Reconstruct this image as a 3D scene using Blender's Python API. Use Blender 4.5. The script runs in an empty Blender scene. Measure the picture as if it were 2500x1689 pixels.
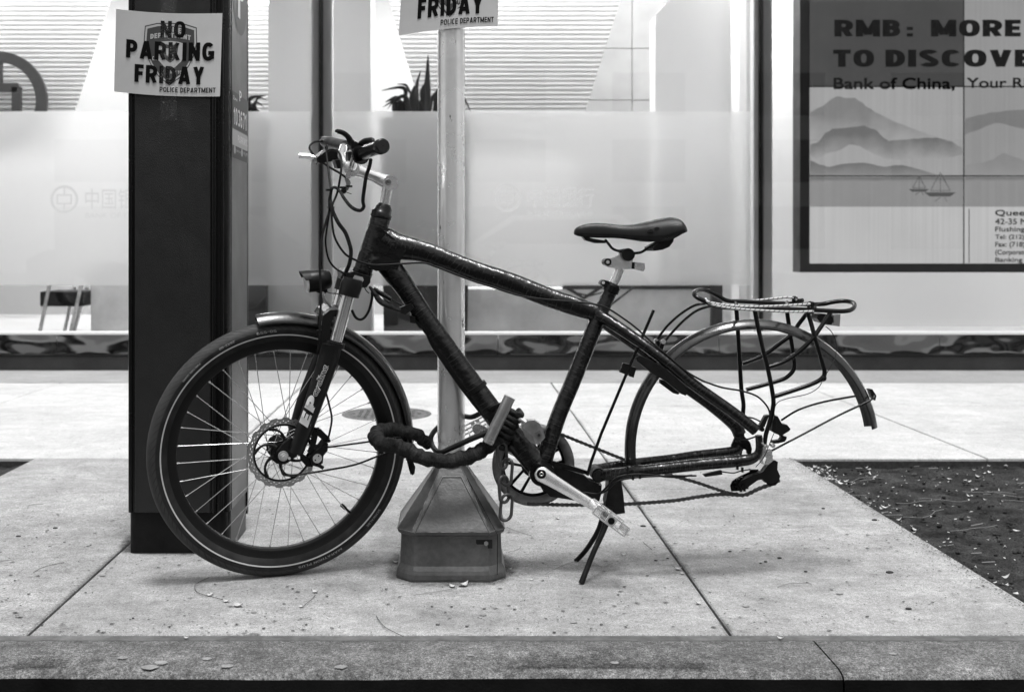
import bpy, math, random
from mathutils import Vector, Quaternion, Matrix, noise
R = math.radians
random.seed(7)
scene = bpy.context.scene
COL = scene.collection
# ------------------------------------------------------------------ camera, sky, sun
F, CX, CY, H = 2800.0, 1110.0, 605.0, 0.84          # focal length in photo pixels, vanishing point, eye height
cam = bpy.data.cameras.new('camera'); cam_o = bpy.data.objects.new('camera', cam); COL.objects.link(cam_o)
cam.sensor_width = 36; cam.lens = F / 2500 * 36
cam.shift_x = (1250 - CX) / 2500; cam.shift_y = -(844.5 - CY) / 2500
cam_o.location = (0, 0, H); cam_o.rotation_euler = (R(90), 0, 0)
cam.clip_start = 0.05; cam.clip_end = 500
cam.dof.use_dof = True; cam.dof.focus_distance = 2.95; cam.dof.aperture_fstop = 5.0
scene.camera = cam_o
SUN_EL, SUN_AZ = 78, 165                              # azimuth clockwise from +Y
w = bpy.data.worlds.new('World'); scene.world = w; w.use_nodes = True
nt = w.node_tree; bg = nt.nodes['Background']
sky = nt.nodes.new('ShaderNodeTexSky'); sky.sky_type = 'NISHITA'; sky.sun_disc = False
sky.sun_elevation = R(SUN_EL); sky.sun_rotation = R(SUN_AZ); sky.air_density = 1.0; sky.dust_density = 4.0
bw = nt.nodes.new('ShaderNodeRGBToBW')                # the photograph is black and white
nt.links.new(sky.outputs[0], bw.inputs[0]); nt.links.new(bw.outputs[0], bg.inputs[0]); bg.inputs[1].default_value = 0.115
sun = bpy.data.lights.new('sun', 'SUN'); sun.energy = 1.65; sun.angle = R(12); sun.color = (1, 1, 1)
sun_o = bpy.data.objects.new('sun', sun); COL.objects.link(sun_o)
sd = Vector((math.sin(R(SUN_AZ)) * math.cos(R(SUN_EL)), math.cos(R(SUN_AZ)) * math.cos(R(SUN_EL)), math.sin(R(SUN_EL))))
sun_o.rotation_euler = sd.to_track_quat('Z', 'Y').to_euler(); sun_o.location = sd * 30
vs = scene.view_settings; vs.view_transform = 'Standard'; vs.look = 'None'; vs.gamma = 1; vs.exposure = 0.88
scene.render.engine = 'CYCLES'
scene.cycles.max_bounces = 8; scene.cycles.transparent_max_bounces = 12

# ------------------------------------------------------------------ helpers
CAM = Vector((0, 0, H))
def W(px, py, D):                                     # photo pixel at depth D -> world point
    return Vector(((px - CX) / F * D, D, H - (py - CY) / F * D))
def gx_(px, D): return (px - CX) / F * D
class Plane:                                          # a plane with origin O and unit normal n pointing away from us
    def __init__(s, O, n):
        s.O = Vector(O); s.n = Vector(n).normalized()
        up = Vector((0, 0, 1)); s.z = (up - s.n * s.n.dot(up)).normalized(); s.x = s.n.cross(s.z)
    def P(s, px, py, v=0.0):
        d = Vector(((px - CX) / F, 1, -(py - CY) / F))
        return CAM + d * (((s.O - CAM).dot(s.n) + v) / d.dot(s.n))
    def L(s, pts, v=0.0):
        return [s.P(p[0], p[1], p[2] if len(p) > 2 else v) for p in pts]

MATS = {}
def nodes_of(m): return m.node_tree.nodes, m.node_tree.links
def mat(name, c=0.5, rough=0.5, metal=0.0, mott=0.0, ms=8.0, bump=0.0, bs=60.0, spec=0.5, coat=0.0, speck=0.0, ss=300.0, uv=False, emit=0.0):
    m = bpy.data.materials.new(name); m.use_nodes = True; n, l = nodes_of(m); b = n['Principled BSDF']
    b.inputs['Base Color'].default_value = (c, c, c, 1); b.inputs['Roughness'].default_value = rough
    b.inputs['Metallic'].default_value = metal; b.inputs['Specular IOR Level'].default_value = spec
    b.inputs['Coat Weight'].default_value = coat; b.inputs['Coat Roughness'].default_value = 0.12
    if emit:
        b.inputs['Emission Color'].default_value = (c, c, c, 1); b.inputs['Emission Strength'].default_value = emit
    tc = n.new('ShaderNodeTexCoord'); src = tc.outputs['Object']
    val = None
    if mott:
        t = n.new('ShaderNodeTexNoise'); t.inputs['Scale'].default_value = ms; t.inputs['Detail'].default_value = 8; t.inputs['Roughness'].default_value = 0.62
        l.new(src, t.inputs['Vector'])
        r = n.new('ShaderNodeMapRange'); r.inputs[1].default_value = 0.3; r.inputs[2].default_value = 0.7
        r.inputs[3].default_value = c * (1 - mott); r.inputs[4].default_value = c * (1 + mott)
        l.new(t.outputs['Fac'], r.inputs[0]); val = r.outputs[0]
        rr = n.new('ShaderNodeMapRange'); rr.inputs[1].default_value = 0.3; rr.inputs[2].default_value = 0.7
        rr.inputs[3].default_value = min(1, rough * 1.2); rr.inputs[4].default_value = rough * 0.8
        l.new(t.outputs['Fac'], rr.inputs[0]); l.new(rr.outputs[0], b.inputs['Roughness'])
    if speck:
        t = n.new('ShaderNodeTexNoise'); t.inputs['Scale'].default_value = ss; t.inputs['Detail'].default_value = 3
        l.new(src, t.inputs['Vector'])
        r = n.new('ShaderNodeMapRange'); r.inputs[1].default_value = 0.3; r.inputs[2].default_value = 0.7
        r.inputs[3].default_value = 1 - speck; r.inputs[4].default_value = 1 + speck; r.clamp = False
        l.new(t.outputs['Fac'], r.inputs[0])
        mu = n.new('ShaderNodeMath'); mu.operation = 'MULTIPLY'; l.new(r.outputs[0], mu.inputs[1])
        if val: l.new(val, mu.inputs[0])
        else: mu.inputs[0].default_value = c
        val = mu.outputs[0]
    if val: l.new(val, b.inputs['Base Color'])
    if bump:
        t = n.new('ShaderNodeTexNoise'); t.inputs['Scale'].default_value = bs; t.inputs['Detail'].default_value = 5
        l.new(src, t.inputs['Vector']); bp = n.new('ShaderNodeBump'); bp.inputs['Strength'].default_value = bump; bp.inputs['Distance'].default_value = 0.002
        l.new(t.outputs['Fac'], bp.inputs['Height']); l.new(bp.outputs[0], b.inputs['Normal'])
    MATS[name] = m
    return m

def new_node(n, t, **k):
    x = n.new(t)
    for a, v in k.items(): setattr(x, a, v)
    return x

class MB:                                             # mesh collector in world coordinates
    def __init__(s): s.v = []; s.f = []; s.sm = []; s.uv = []
    def add(s, vs, fs, smooth=False, uvs=None):
        o = len(s.v); s.v += [Vector(p) for p in vs]
        for i, f in enumerate(fs):
            s.f.append([o + k for k in f]); s.sm.append(smooth)
            s.uv.append([uvs[k] for k in f] if uvs and not isinstance(uvs[0], list) else (uvs[i] if uvs else [(0, 0)] * len(f)))
        return s
    def box(s, a, b):
        x0, y0, z0 = a; x1, y1, z1 = b
        v = [(x0, y0, z0), (x1, y0, z0), (x1, y1, z0), (x0, y1, z0), (x0, y0, z1), (x1, y0, z1), (x1, y1, z1), (x0, y1, z1)]
        return s.add(v, [(0, 3, 2, 1), (4, 5, 6, 7), (0, 1, 5, 4), (1, 2, 6, 5), (2, 3, 7, 6), (3, 0, 4, 7)])
    def obox(s, c, ex, ey, ez):
        c, ex, ey, ez = Vector(c), Vector(ex), Vector(ey), Vector(ez)
        v = [c + ex * i + ey * j + ez * k for k in (-1, 1) for (i, j) in ((-1, -1), (1, -1), (1, 1), (-1, 1))]
        return s.add(v, [(0, 3, 2, 1), (4, 5, 6, 7), (0, 1, 5, 4), (1, 2, 6, 5), (2, 3, 7, 6), (3, 0, 4, 7)])
    def prism(s, pts, off, smooth=False):
        pts = [Vector(p) for p in pts]; off = Vector(off); n = len(pts)
        s.add(pts, [list(range(n))[::-1]]); s.add([p + off for p in pts], [list(range(n))])
        for i in range(n):
            j = (i + 1) % n
            s.add([pts[i], pts[j], pts[j] + off, pts[i] + off], [(0, 1, 2, 3)])
        return s
    def tube(s, pts, r, n=10, caps=True, smooth_path=0, rf=None, flat=None, closed=False):
        pts = [Vector(p) for p in pts]; rs = list(r) if hasattr(r, '__len__') else [r] * len(pts)
        if smooth_path: pts, rs = catmull(pts, rs, smooth_path, closed)
        m = len(pts); T = []
        for i in range(m):
            if closed: t = pts[(i + 1) % m] - pts[(i - 1) % m]
            else: t = pts[min(i + 1, m - 1)] - pts[max(i - 1, 0)]
            T.append(t.normalized())
        ref = Vector((0, 1, 0)) if abs(T[0].y) < 0.9 else Vector((0, 0, 1))
        N = (ref - T[0] * T[0].dot(ref)).normalized(); L = 0; rings = []; vs = []; uvs = []
        for i in range(m):
            if i: N = (N - T[i] * T[i].dot(N)).normalized(); L += (pts[i] - pts[i - 1]).length
            B = T[i].cross(N)
            for k in range(n + 1):
                a = 2 * math.pi * k / n; q = rs[i] * (rf(L, a) if rf else 1)
                fl = flat if flat else 1
                vs.append(pts[i] + N * math.cos(a) * q * fl + B * math.sin(a) * q); uvs.append((L, k / n))
        fs = []
        for i in range(m if closed else m - 1):
            j = (i + 1) % m
            for k in range(n): fs.append((i * (n + 1) + k, i * (n + 1) + k + 1, j * (n + 1) + k + 1, j * (n + 1) + k))
        s.add(vs, fs, True, uvs)
        if caps and not closed:
            a = vs[:n]; b = vs[(m - 1) * (n + 1):(m - 1) * (n + 1) + n]
            s.add(a, [list(range(n))[::-1]]); s.add(b, [list(range(n))])
        return s
    def cyl(s, a, b, r, n=24, r2=None): return s.tube([a, b], [r, r if r2 is None else r2], n)
    def ball(s, c, r, n=12, sc=(1, 1, 1)):
        c = Vector(c); vs = []; fs = []
        for i in range(n + 1):
            th = math.pi * i / n
            for k in range(2 * n):
                ph = math.pi * k / n
                vs.append(c + Vector((r * sc[0] * math.sin(th) * math.cos(ph), r * sc[1] * math.sin(th) * math.sin(ph), r * sc[2] * math.cos(th))))
        for i in range(n):
            for k in range(2 * n):
                fs.append((i * 2 * n + k, (i + 1) * 2 * n + k, (i + 1) * 2 * n + (k + 1) % (2 * n), i * 2 * n + (k + 1) % (2 * n)))
        return s.add(vs, fs, True)
    def revolve(s, C, ex, ez, n_, prof, a0=0, a1=360, n=96, closed_prof=False, smooth=True):
        full = abs(a1 - a0) >= 360; vs = []; uvs = []; m = len(prof); k_ = n + 1; ls = [0]
        for i in range(1, m): ls.append(ls[-1] + math.hypot(prof[i][0] - prof[i - 1][0], prof[i][1] - prof[i - 1][1]))
        for i in range(k_):
            a = R(a0 + (a1 - a0) * i / n); c, s_ = math.cos(a), math.sin(a)
            for j, (r, q) in enumerate(prof):
                vs.append(C + (ex * c + ez * s_) * r + n_ * q); uvs.append((a * 0.33, ls[j]))
        fs = []
        for i in range(n):
            for j in range(m if closed_prof else m - 1):
                jj = (j + 1) % m
                fs.append((i * m + j, i * m + jj, (i + 1) * m + jj, (i + 1) * m + j))
        s.add(vs, fs, smooth, uvs)
        if not full and closed_prof:
            s.add(vs[:m], [list(range(m))]); s.add(vs[n * m:n * m + m], [list(range(m))[::-1]])
        return s

def catmull(pts, rs, k, closed=False):
    n = len(pts); out = []; ro = []
    rng = n if closed else n - 1
    for i in range(rng):
        if closed: p = [pts[(i + j - 1) % n] for j in range(4)]
        else: p = [pts[max(0, i - 1)], pts[i], pts[i + 1], pts[min(n - 1, i + 2)]]
        r0, r1 = rs[i], rs[(i + 1) % n]
        for j in range(k):
            t = j / k; t2 = t * t; t3 = t2 * t
            out.append(0.5 * ((2 * p[1]) + (-p[0] + p[2]) * t + (2 * p[0] - 5 * p[1] + 4 * p[2] - p[3]) * t2 + (-p[0] + 3 * p[1] - 3 * p[2] + p[3]) * t3))
            ro.append(r0 + (r1 - r0) * t)
    if not closed: out.append(pts[-1]); ro.append(rs[-1])
    return out, ro

def base_of(o):
    b = Vector((0, 0, 0))
    while o is not None: b = b + o.location; o = o.parent
    return b
def build(name, mb, m, parent=None, origin=None, bevel=0, kind=None, label=None, subsurf=0):
    me = bpy.data.meshes.new(name)
    if parent is not None: org = base_of(parent)
    elif origin is not None: org = Vector(origin)
    else:
        xs = [p.x for p in mb.v]; ys = [p.y for p in mb.v]; zs = [p.z for p in mb.v]
        org = Vector(((min(xs) + max(xs)) / 2, (min(ys) + max(ys)) / 2, min(zs)))
    me.from_pydata([p - org for p in mb.v], [], mb.f)
    me.polygons.foreach_set('use_smooth', mb.sm)
    uvl = me.uv_layers.new(name='UVMap'); i = 0
    for u in mb.uv:
        for q in u: uvl.data[i].uv = q; i += 1
    me.materials.append(MATS[m] if isinstance(m, str) else m); me.update()
    o = bpy.data.objects.new(name, me); COL.objects.link(o)
    if parent is not None: o.parent = parent
    else: o.location = org
    if bevel:
        b = o.modifiers.new('bevel', 'BEVEL'); b.width = bevel; b.segments = 2; b.limit_method = 'ANGLE'; b.angle_limit = R(40)
    if subsurf:
        b = o.modifiers.new('sub', 'SUBSURF'); b.levels = subsurf; b.render_levels = subsurf
    if kind: o['kind'] = kind
    if label: o['label'] = label
    return o
def thing(name, label, cat, loc=(0, 0, 0), group=None):
    o = bpy.data.objects.new(name, None); COL.objects.link(o); o.location = loc; o.empty_display_size = 0.05
    o['label'] = label; o['category'] = cat
    if group: o['group'] = group
    return o
def tag(o, label, cat, group=None):
    o['label'] = label; o['category'] = cat
    if group: o['group'] = group
    return o

def text_tris(s, bold=0.0, spacing=1.0):              # outlines of a line of text as triangles, box normalised to 0..1
    c = bpy.data.curves.new('t', 'FONT'); c.body = s; c.size = 1; c.offset = bold; c.space_character = spacing; c.resolution_u = 4
    o = bpy.data.objects.new('t', c); COL.objects.link(o); bpy.context.view_layer.update()
    dg = bpy.context.evaluated_depsgraph_get(); me = o.evaluated_get(dg).to_mesh(); me.calc_loop_triangles()
    v = [(p.co.x, p.co.y) for p in me.vertices]; t = [tuple(x.vertices) for x in me.loop_triangles]
    o.evaluated_get(dg).to_mesh_clear(); bpy.data.objects.remove(o); bpy.data.curves.remove(c)
    x0 = min(p[0] for p in v); x1 = max(p[0] for p in v); y0 = min(p[1] for p in v); y1 = max(p[1] for p in v)
    return [((x - x0) / (x1 - x0), (y - y0) / (y1 - y0)) for x, y in v], t
def arc(cx, cy, rx, ry, a0, a1, n=9, p=2.3):           # superellipse arc
    o = []
    for i in range(n + 1):
        a = R(a0 + (a1 - a0) * i / n); c, d = math.cos(a), math.sin(a)
        o.append((cx + rx * math.copysign(abs(c) ** (2 / p), c), cy + ry * math.copysign(abs(d) ** (2 / p), d)))
    return o
def glyph(ch, t):                                     # centre lines of a heavy grotesque capital, height 1
    h = t / 2; T_, B_, M_ = 1 - h, h, .5
    W_ = {'I': t, 'M': .80, 'N': .62, 'O': .66, 'G': .66, 'A': .68, 'R': .62, 'K': .64, 'Y': .64, 'V': .66, 'T': .56, 'E': .50, 'F': .48, 'L': .50, ':': t, '-': .34, '1': .38, ' ': .25, ',': t, '.': t, 'W': .9}.get(ch, .58)
    l, r = h, W_ - h; c = W_ / 2; S = []
    if ch == 'I': S = [[(c, 0), (c, 1)]]
    elif ch == 'N': S = [[(l, 0), (l, 1)], [(r, 0), (r, 1)], [(l * .9, 1 - h * .3), (W_ - l * .9, h * .3)]]
    elif ch == 'M': S = [[(l, 0), (l, 1)], [(r, 0), (r, 1)], [(l, 1 - h * .4), (c, .12)], [(r, 1 - h * .4), (c, .12)]]
    elif ch == 'W': S = [[(h * .8, 1), (W_ * .27, 0)], [(W_ * .27, 0), (c, .9)], [(c, .9), (W_ * .73, 0)], [(W_ * .73, 0), (W_ - h * .8, 1)]]
    elif ch in 'O0': S = [arc(c, .5, c - h, .5 - h, 90, 450, 28, 2.5)]
    elif ch == 'A': S = [[(h * 1.05, 0), (c - h * .15, 1)], [(W_ - h * 1.05, 0), (c + h * .15, 1)], [(W_ * .25, .27), (W_ * .75, .27)]]
    elif ch == 'V': S = [[(h * 1.05, 1), (c - h * .1, 0)], [(W_ - h * 1.05, 1), (c + h * .1, 0)]]
    elif ch == 'Y': S = [[(h * 1.1, 1), (c, .42)], [(W_ - h * 1.1, 1), (c, .42)], [(c, .48), (c, 0)]]
    elif ch == 'T': S = [[(0, T_), (W_, T_)], [(c, 0), (c, 1 - t)]]
    elif ch == 'L': S = [[(l, 0), (l, 1)], [(t, B_), (W_, B_)]]
    elif ch == 'E': S = [[(l, 0), (l, 1)], [(t, B_), (W_, B_)], [(t, M_), (W_ * .93, M_)], [(t, T_), (W_, T_)]]
    elif ch == 'F': S = [[(l, 0), (l, 1)], [(t, M_), (W_ * .9, M_)], [(t, T_), (W_, T_)]]
    elif ch == 'D': S = [[(l, 0), (l, 1)], [(l, T_)] + arc(c * .7, .5, r - c * .7, .5 - h, 90, -90, 14) + [(l, B_)]]
    elif ch in 'PRB':
        y0 = .44 if ch != 'B' else .52; my = (T_ + y0) / 2; S = [[(l, 0), (l, 1)], [(l, T_)] + arc(c * .9, my, r - c * .9 - (.02 if ch == 'B' else 0), (T_ - y0) / 2, 90, -90, 10) + [(l, y0)]]
        if ch == 'R': S.append([(c * 1.05, y0), (W_ - h, 0)])
        if ch == 'B': S.append([(l, y0)] + arc(c * .9, (y0 + B_) / 2, r - c * .9, (y0 - B_) / 2, 90, -90, 10) + [(l, B_)])
    elif ch == 'K': S = [[(l, 0), (l, 1)], [(W_ - h * 1.3, 1), (l + h * .6, .36)], [(c * .82, .58), (W_ - h, 0)]]
    elif ch in 'CG':
        S = [arc(c, .5, c - h, .5 - h, 42, 318, 22, 2.4)]
        if ch == 'G': S += [[(r, .10), (r, .48)], [(c, .42), (W_, .42)]]
    elif ch == 'S': S = [arc(c, .73, c - h, .27 - h, 25, 205, 10) + [(c, .5)] + arc(c, .27, c - h, .27 - h, 45, -155, 12)]
    elif ch == 'U': S = [[(l, 1), (l, .35)] + arc(c, .32, c - h, .32 - h, 180, 360, 12) + [(r, .35), (r, 1)]]
    elif ch == 'H': S = [[(l, 0), (l, 1)], [(r, 0), (r, 1)], [(t, M_), (W_ - t, M_)]]
    elif ch == 'X': S = [[(h, 0), (W_ - h, 1)], [(h, 1), (W_ - h, 0)]]
    elif ch == '1': S = [[(r, 0), (r, 1)], [(0, .72), (r, .86)]]
    elif ch == '3': S = [arc(c, .735, c - h, .265 - h, 150, -80, 12), arc(c, .28, c - h, .28 - h, 80, -150, 12)]
    elif ch == '6': S = [arc(c, .33, c - h, .33 - h, 0, 360, 22), [(l, .33)] + arc(c, .5, c - h, .5 - h, 180, 40, 12)]
    elif ch == '9': S = [arc(c, .67, c - h, .33 - h, 0, 360, 22), [(r, .67)] + arc(c, .5, c - h, .5 - h, 0, -140, 12)]
    elif ch == '7': S = [[(0, T_), (W_, T_)], [(r, 1 - t * .6), (c * .8, 0)]]
    elif ch == '5': S = [[(W_, T_), (l, T_)], [(l, 1), (l, .5)], [(l, .55)] + arc(c, .32, c - h, .32 - h, 110, -150, 14)]
    elif ch == '8': S = [arc(c, .74, (c - h) * .9, .26 - h, 0, 360, 18), arc(c, .28, c - h, .28 - h, 0, 360, 20)]
    elif ch == '2': S = [arc(c, .70, c - h, .30 - h, 160, -35, 12) + [(l, t)], [(0, B_), (W_, B_)]]
    elif ch == '4': S = [[(r * .8, 0), (r * .8, 1)], [(0, .28), (W_, .28)], [(r * .8, 1), (h, .3)]]
    elif ch == ':': S = [[(c, 0), (c, t * 1.1)], [(c, .52), (c, .52 + t * 1.1)]]
    elif ch == '-': S = [[(0, .42), (W_, .42)]]
    return S, W_
def strokes(s, t=.2, gap=.10):                        # lines of text as stroke quads, box normalised to 0..1
    V, Fc, x = [], [], 0; lay = []
    for ch in s:
        S, w_ = glyph(ch, t)
        for k, p in enumerate(S):
            q = [Vector(a) for a in p]; L_, R2 = [], []
            for i in range(len(q)):
                a = (q[i] - q[i - 1]).normalized() if i else None; b = (q[i + 1] - q[i]).normalized() if i < len(q) - 1 else None
                if i == 0 and (q[0] - q[-1]).length < 1e-5: a = (q[0] - q[-2]).normalized()
                if i == len(q) - 1 and (q[0] - q[-1]).length < 1e-5: b = (q[1] - q[0]).normalized()
                d = ((a or b) + (b or a)).normalized(); m = 1 / max(.55, abs(d.dot(a or b))); n_ = Vector((-d.y, d.x)) * t / 2 * m
                L_.append(q[i] + n_); R2.append(q[i] - n_)
            o = len(V); n_ = len(q); V += [(v.x + x, min(1, max(0, v.y)), k) for v in L_ + R2]
            Fc += [(o + i, o + i + 1, o + n_ + i + 1, o + n_ + i) for i in range(n_ - 1)]
        x += w_ + gap
    W_ = x - gap
    return [(a / W_, b, k) for a, b, k in V], Fc
def put_big(mb, s, fn, t=.2, gap=.10, lift=6e-5, slant=0):
    n_ = (Vector(fn(1, 0)) - Vector(fn(0, 0))).cross(Vector(fn(0, 1)) - Vector(fn(0, 0))).normalized()
    if n_.dot(CAM - Vector(fn(0, 0))) < 0: n_ = -n_
    v, f = strokes(s, t, gap); mb.add([Vector(fn(a + slant * (b - .5), b)) + n_ * lift * k for a, b, k in v], f); return mb
def put_text(mb, s, fn, bold=0.0, spacing=1.0):       # fn maps the unit box to world points
    v, t = text_tris(s, 0, spacing); n_ = (Vector(fn(1, 0)) - Vector(fn(0, 0))).cross(Vector(fn(0, 1)) - Vector(fn(0, 0))).normalized()
    if n_.dot(CAM - Vector(fn(0, 0))) < 0: n_ = -n_
    asp = (Vector(fn(1, 0)) - Vector(fn(0, 0))).length / max(1e-6, (Vector(fn(0, 1)) - Vector(fn(0, 0))).length)
    for k, (dx, dy) in enumerate([(0, 0)] if not bold else [(-1, -1), (1, -1), (1, 1), (-1, 1)]):
        mb.add([Vector(fn(a + dx * bold / asp, b + dy * bold)) + n_ * 6e-5 * k for a, b in v], t)
    return mb
def quad_fn(bl, br, tl):                              # flat placement
    bl, br, tl = Vector(bl), Vector(br), Vector(tl)
    return lambda a, b: bl + (br - bl) * a + (tl - bl) * b

# ------------------------------------------------------------------ materials
def concrete(name, c, stain=0.5, sp=0.22, slab=True):
    m = bpy.data.materials.new(name); m.use_nodes = True; n, l = nodes_of(m); b = n['Principled BSDF']
    tc = n.new('ShaderNodeTexCoord'); src = tc.outputs['Object']
    def noi(scale, det, rough=0.6, vec=src, dist=0.0):
        t = n.new('ShaderNodeTexNoise'); t.inputs['Scale'].default_value = scale; t.inputs['Detail'].default_value = det
        t.inputs['Roughness'].default_value = rough; t.inputs['Distortion'].default_value = dist; l.new(vec, t.inputs['Vector']); return t.outputs['Fac']
    def rng(f, a, b_, lo, hi):
        r = n.new('ShaderNodeMapRange'); r.inputs[1].default_value = a; r.inputs[2].default_value = b_; r.inputs[3].default_value = lo; r.inputs[4].default_value = hi
        l.new(f, r.inputs[0]); return r.outputs[0]
    def mul(a, b_):
        x = n.new('ShaderNodeMath'); x.operation = 'MULTIPLY'; l.new(a, x.inputs[0]); l.new(b_, x.inputs[1]); return x.outputs[0]
    big = rng(noi(1.6, 6, 0.6, dist=0.4), 0.35, 0.68, 1 - stain * 0.35, 1.08)
    mid = mul(rng(noi(9, 8, 0.75), 0.3, 0.7, 1 - sp * 0.6, 1 + sp * 0.5), rng(noi(46, 6, 0.8), 0.34, 0.66, 1 - sp * 0.6, 1 + sp * 0.4))
    fine = rng(noi(420, 3, 0.8), 0.28, 0.72, 1 - sp * 1.2, 1 + sp * 1.2)
    grit = rng(noi(130, 4, 0.75), 0.3, 0.46, 0.62, 1.0)
    # scattered dark blots
    vo = n.new('ShaderNodeTexVoronoi'); vo.inputs['Scale'].default_value = 7; vo.inputs['Randomness'].default_value = 1
    mp = n.new('ShaderNodeMapping'); mp.inputs['Scale'].default_value = (0.6, 1, 1); l.new(src, mp.inputs[0])
    dn = n.new('ShaderNodeTexNoise'); dn.inputs['Scale'].default_value = 22; dn.inputs['Detail'].default_value = 5; l.new(src, dn.inputs['Vector'])
    ad = n.new('ShaderNodeMixRGB'); ad.blend_type = 'ADD'; ad.inputs[0].default_value = 0.16; l.new(mp.outputs[0], ad.inputs[1]); l.new(dn.outputs['Color'], ad.inputs[2])
    l.new(ad.outputs[0], vo.inputs['Vector'])
    sizes = rng(vo.outputs['Color'], 0.55, 1.0, 0.0, 0.16)
    df = n.new('ShaderNodeMath'); df.operation = 'SUBTRACT'; l.new(vo.outputs['Distance'], df.inputs[0]); l.new(sizes, df.inputs[1])
    blot = rng(df.outputs[0], -0.03, 0.05, 1 - stain * 0.7, 1.0)
    vo2 = n.new('ShaderNodeTexVoronoi'); vo2.inputs['Scale'].default_value = 26; l.new(ad.outputs[0], vo2.inputs['Vector'])
    sz2 = rng(vo2.outputs['Color'], 0.5, 1.0, 0.0, 0.16)
    df2 = n.new('ShaderNodeMath'); df2.operation = 'SUBTRACT'; l.new(vo2.outputs['Distance'], df2.inputs[0]); l.new(sz2, df2.inputs[1])
    blot2 = rng(df2.outputs[0], -0.02, 0.03, 1 - stain * 0.45, 1.0)
    mps = n.new('ShaderNodeMapping'); mps.inputs['Scale'].default_value = (1.0, 2.6, 1); l.new(src, mps.inputs[0])
    cloud = rng(noi(2.4, 7, 0.7, vec=mps.outputs[0], dist=0.8), 0.36, 0.64, 1 - stain * 0.22, 1 + stain * 0.08)
    sand = rng(noi(170, 2, 0.9), 0.3, 0.7, 1 - sp * 0.75, 1 + sp * 0.75)
    v = mul(mul(mul(mul(mul(mul(mul(big, mid), fine), grit), blot), blot2), cloud), sand)
    cc = n.new('ShaderNodeMath'); cc.operation = 'MULTIPLY'; cc.inputs[1].default_value = c; l.new(v, cc.inputs[0])
    l.new(cc.outputs[0], b.inputs['Base Color']); b.inputs['Roughness'].default_value = 0.85; b.inputs['Specular IOR Level'].default_value = 0.3
    bp = n.new('ShaderNodeBump'); bp.inputs['Strength'].default_value = 0.5; bp.inputs['Distance'].default_value = 0.0015
    l.new(noi(300, 4, 0.8), bp.inputs['Height']); l.new(bp.outputs[0], b.inputs['Normal'])
    MATS[name] = m
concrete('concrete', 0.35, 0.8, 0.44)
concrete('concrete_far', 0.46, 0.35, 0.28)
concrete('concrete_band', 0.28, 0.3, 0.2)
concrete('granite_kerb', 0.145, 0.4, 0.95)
concrete('asphalt', 0.05, 0.3, 0.4)
mat('steel_strip', 0.10, 0.7, 0.2, 0.4, 20, 0.3, 200)
mat('kerb_face', 0.006, 0.85, 0, 0.6, 10, 0.5, 200, spec=0.1)  # near-black: the shade on the kerb front is put into its colour
mat('soil', 0.026, 0.95, 0, 0.7, 9, 1.0, 160, speck=0.8, ss=200, spec=0.1)
mat('petal', 0.5, 0.7, 0, 0.5, 20); mat('grip_grey', 0.045, 0.35, 0, 0.3, 60)
mat('twig', 0.17, 0.8); mat('twig_dark', 0.05, 0.8)
mat('grit_dark', 0.03, 0.9)
mat('joint_fill', 0.03, 0.95, 0, 0.5, 50)
mat('iron_cover', 0.10, 0.7, 0.3, 0.4, 30, 0.5, 100)
mat('dark_granite', 0.022, 0.42, 0, 0.55, 5, 0.2, 200, speck=0.4, ss=250)
mat('chrome', 0.85, 0.14, 0.85, 0.15, 12)
mat('dull_chrome', 0.55, 0.32, 0.6, 0.3, 30)
mat('alloy', 0.88, 0.24, 0.8, 0.14, 25, 0.1, 300)
mat('spoke_steel', 0.7, 0.25, 1)
mat('black_metal', 0.004, 0.2, 0, 0.3, 30, 0.1, 200, spec=0.3)
mat('black_matte', 0.007, 0.5, 0, 0.6, 40, 0.3, 200, spec=0.2)
mat('black_plastic', 0.006, 0.38, 0, 0.4, 60, 0.1, 300, spec=0.25)
mat('black_rubber', 0.006, 0.5, 0, 0.3, 60, 0.25, 400, spec=0.2)
mat('fork_black', 0.009, 0.34, 0, 0.35, 25, 0.15, 400, spec=0.3)
mat('grip_rubber', 0.004, 0.2, 0, 0.2, 80, 0.2, 300, spec=0.35)
mat('saddle_vinyl', 0.007, 0.24, 0, 0.15, 20, 0.4, 900, spec=0.4)
mat('fender_black', 0.016, 0.22, 0, 0.7, 18, 0.1, 150, coat=0.4)
mat('rim_black', 0.005, 0.35, 0, 0.4, 20, spec=0.3)
mat('decal_white', 0.72, 0.5); mat('decal_grey', 0.42, 0.5)
mat('tyre_print', 0.22, 0.6)
mat('stripe', 0.5, 0.45)
mat('tarnish', 0.17, 0.45, 0.5, 0.5, 25, 0.2, 100)
mat('cast_grey', 0.062, 0.36, 0.1, 0.35, 7, 0.25, 160, spec=0.5, speck=0.18, ss=90)
mat('dark_hole', 0.004, 0.9)
mat('fabric', 0.020, 0.95, 0, 0.75, 34, 1.0, 300, spec=0.12)
mat('rope_black', 0.008, 0.7, 0, 0.4, 60, 0.8, 200, spec=0.3)
mat('lens', 0.8, 0.18, 0.25, 0.25, 60, 0.4, 120)
mat('tail_lens', 0.25, 0.15, 0.2)
mat('paper', 0.56, 0.85, 0, 0.05, 9, 0.15, 40)
mat('print_black', 0.004, 0.8, spec=0.1); mat('print_dark', 0.055, 0.7); mat('print_pale', 0.5, 0.7); mat('gum', 0.21, 0.8, 0, 0.4, 60); mat('chain_iron', 0.07, 0.38, 0.5, 0.4, 40); mat('rotor', 0.36, 0.34, 0.75, 0.2, 40); mat('lock_steel', 0.27, 0.3, 0.6, 0.4, 25, 0.2, 120); mat('cast_worn', 0.14, 0.5, 0.2, 0.8, 60)
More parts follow.
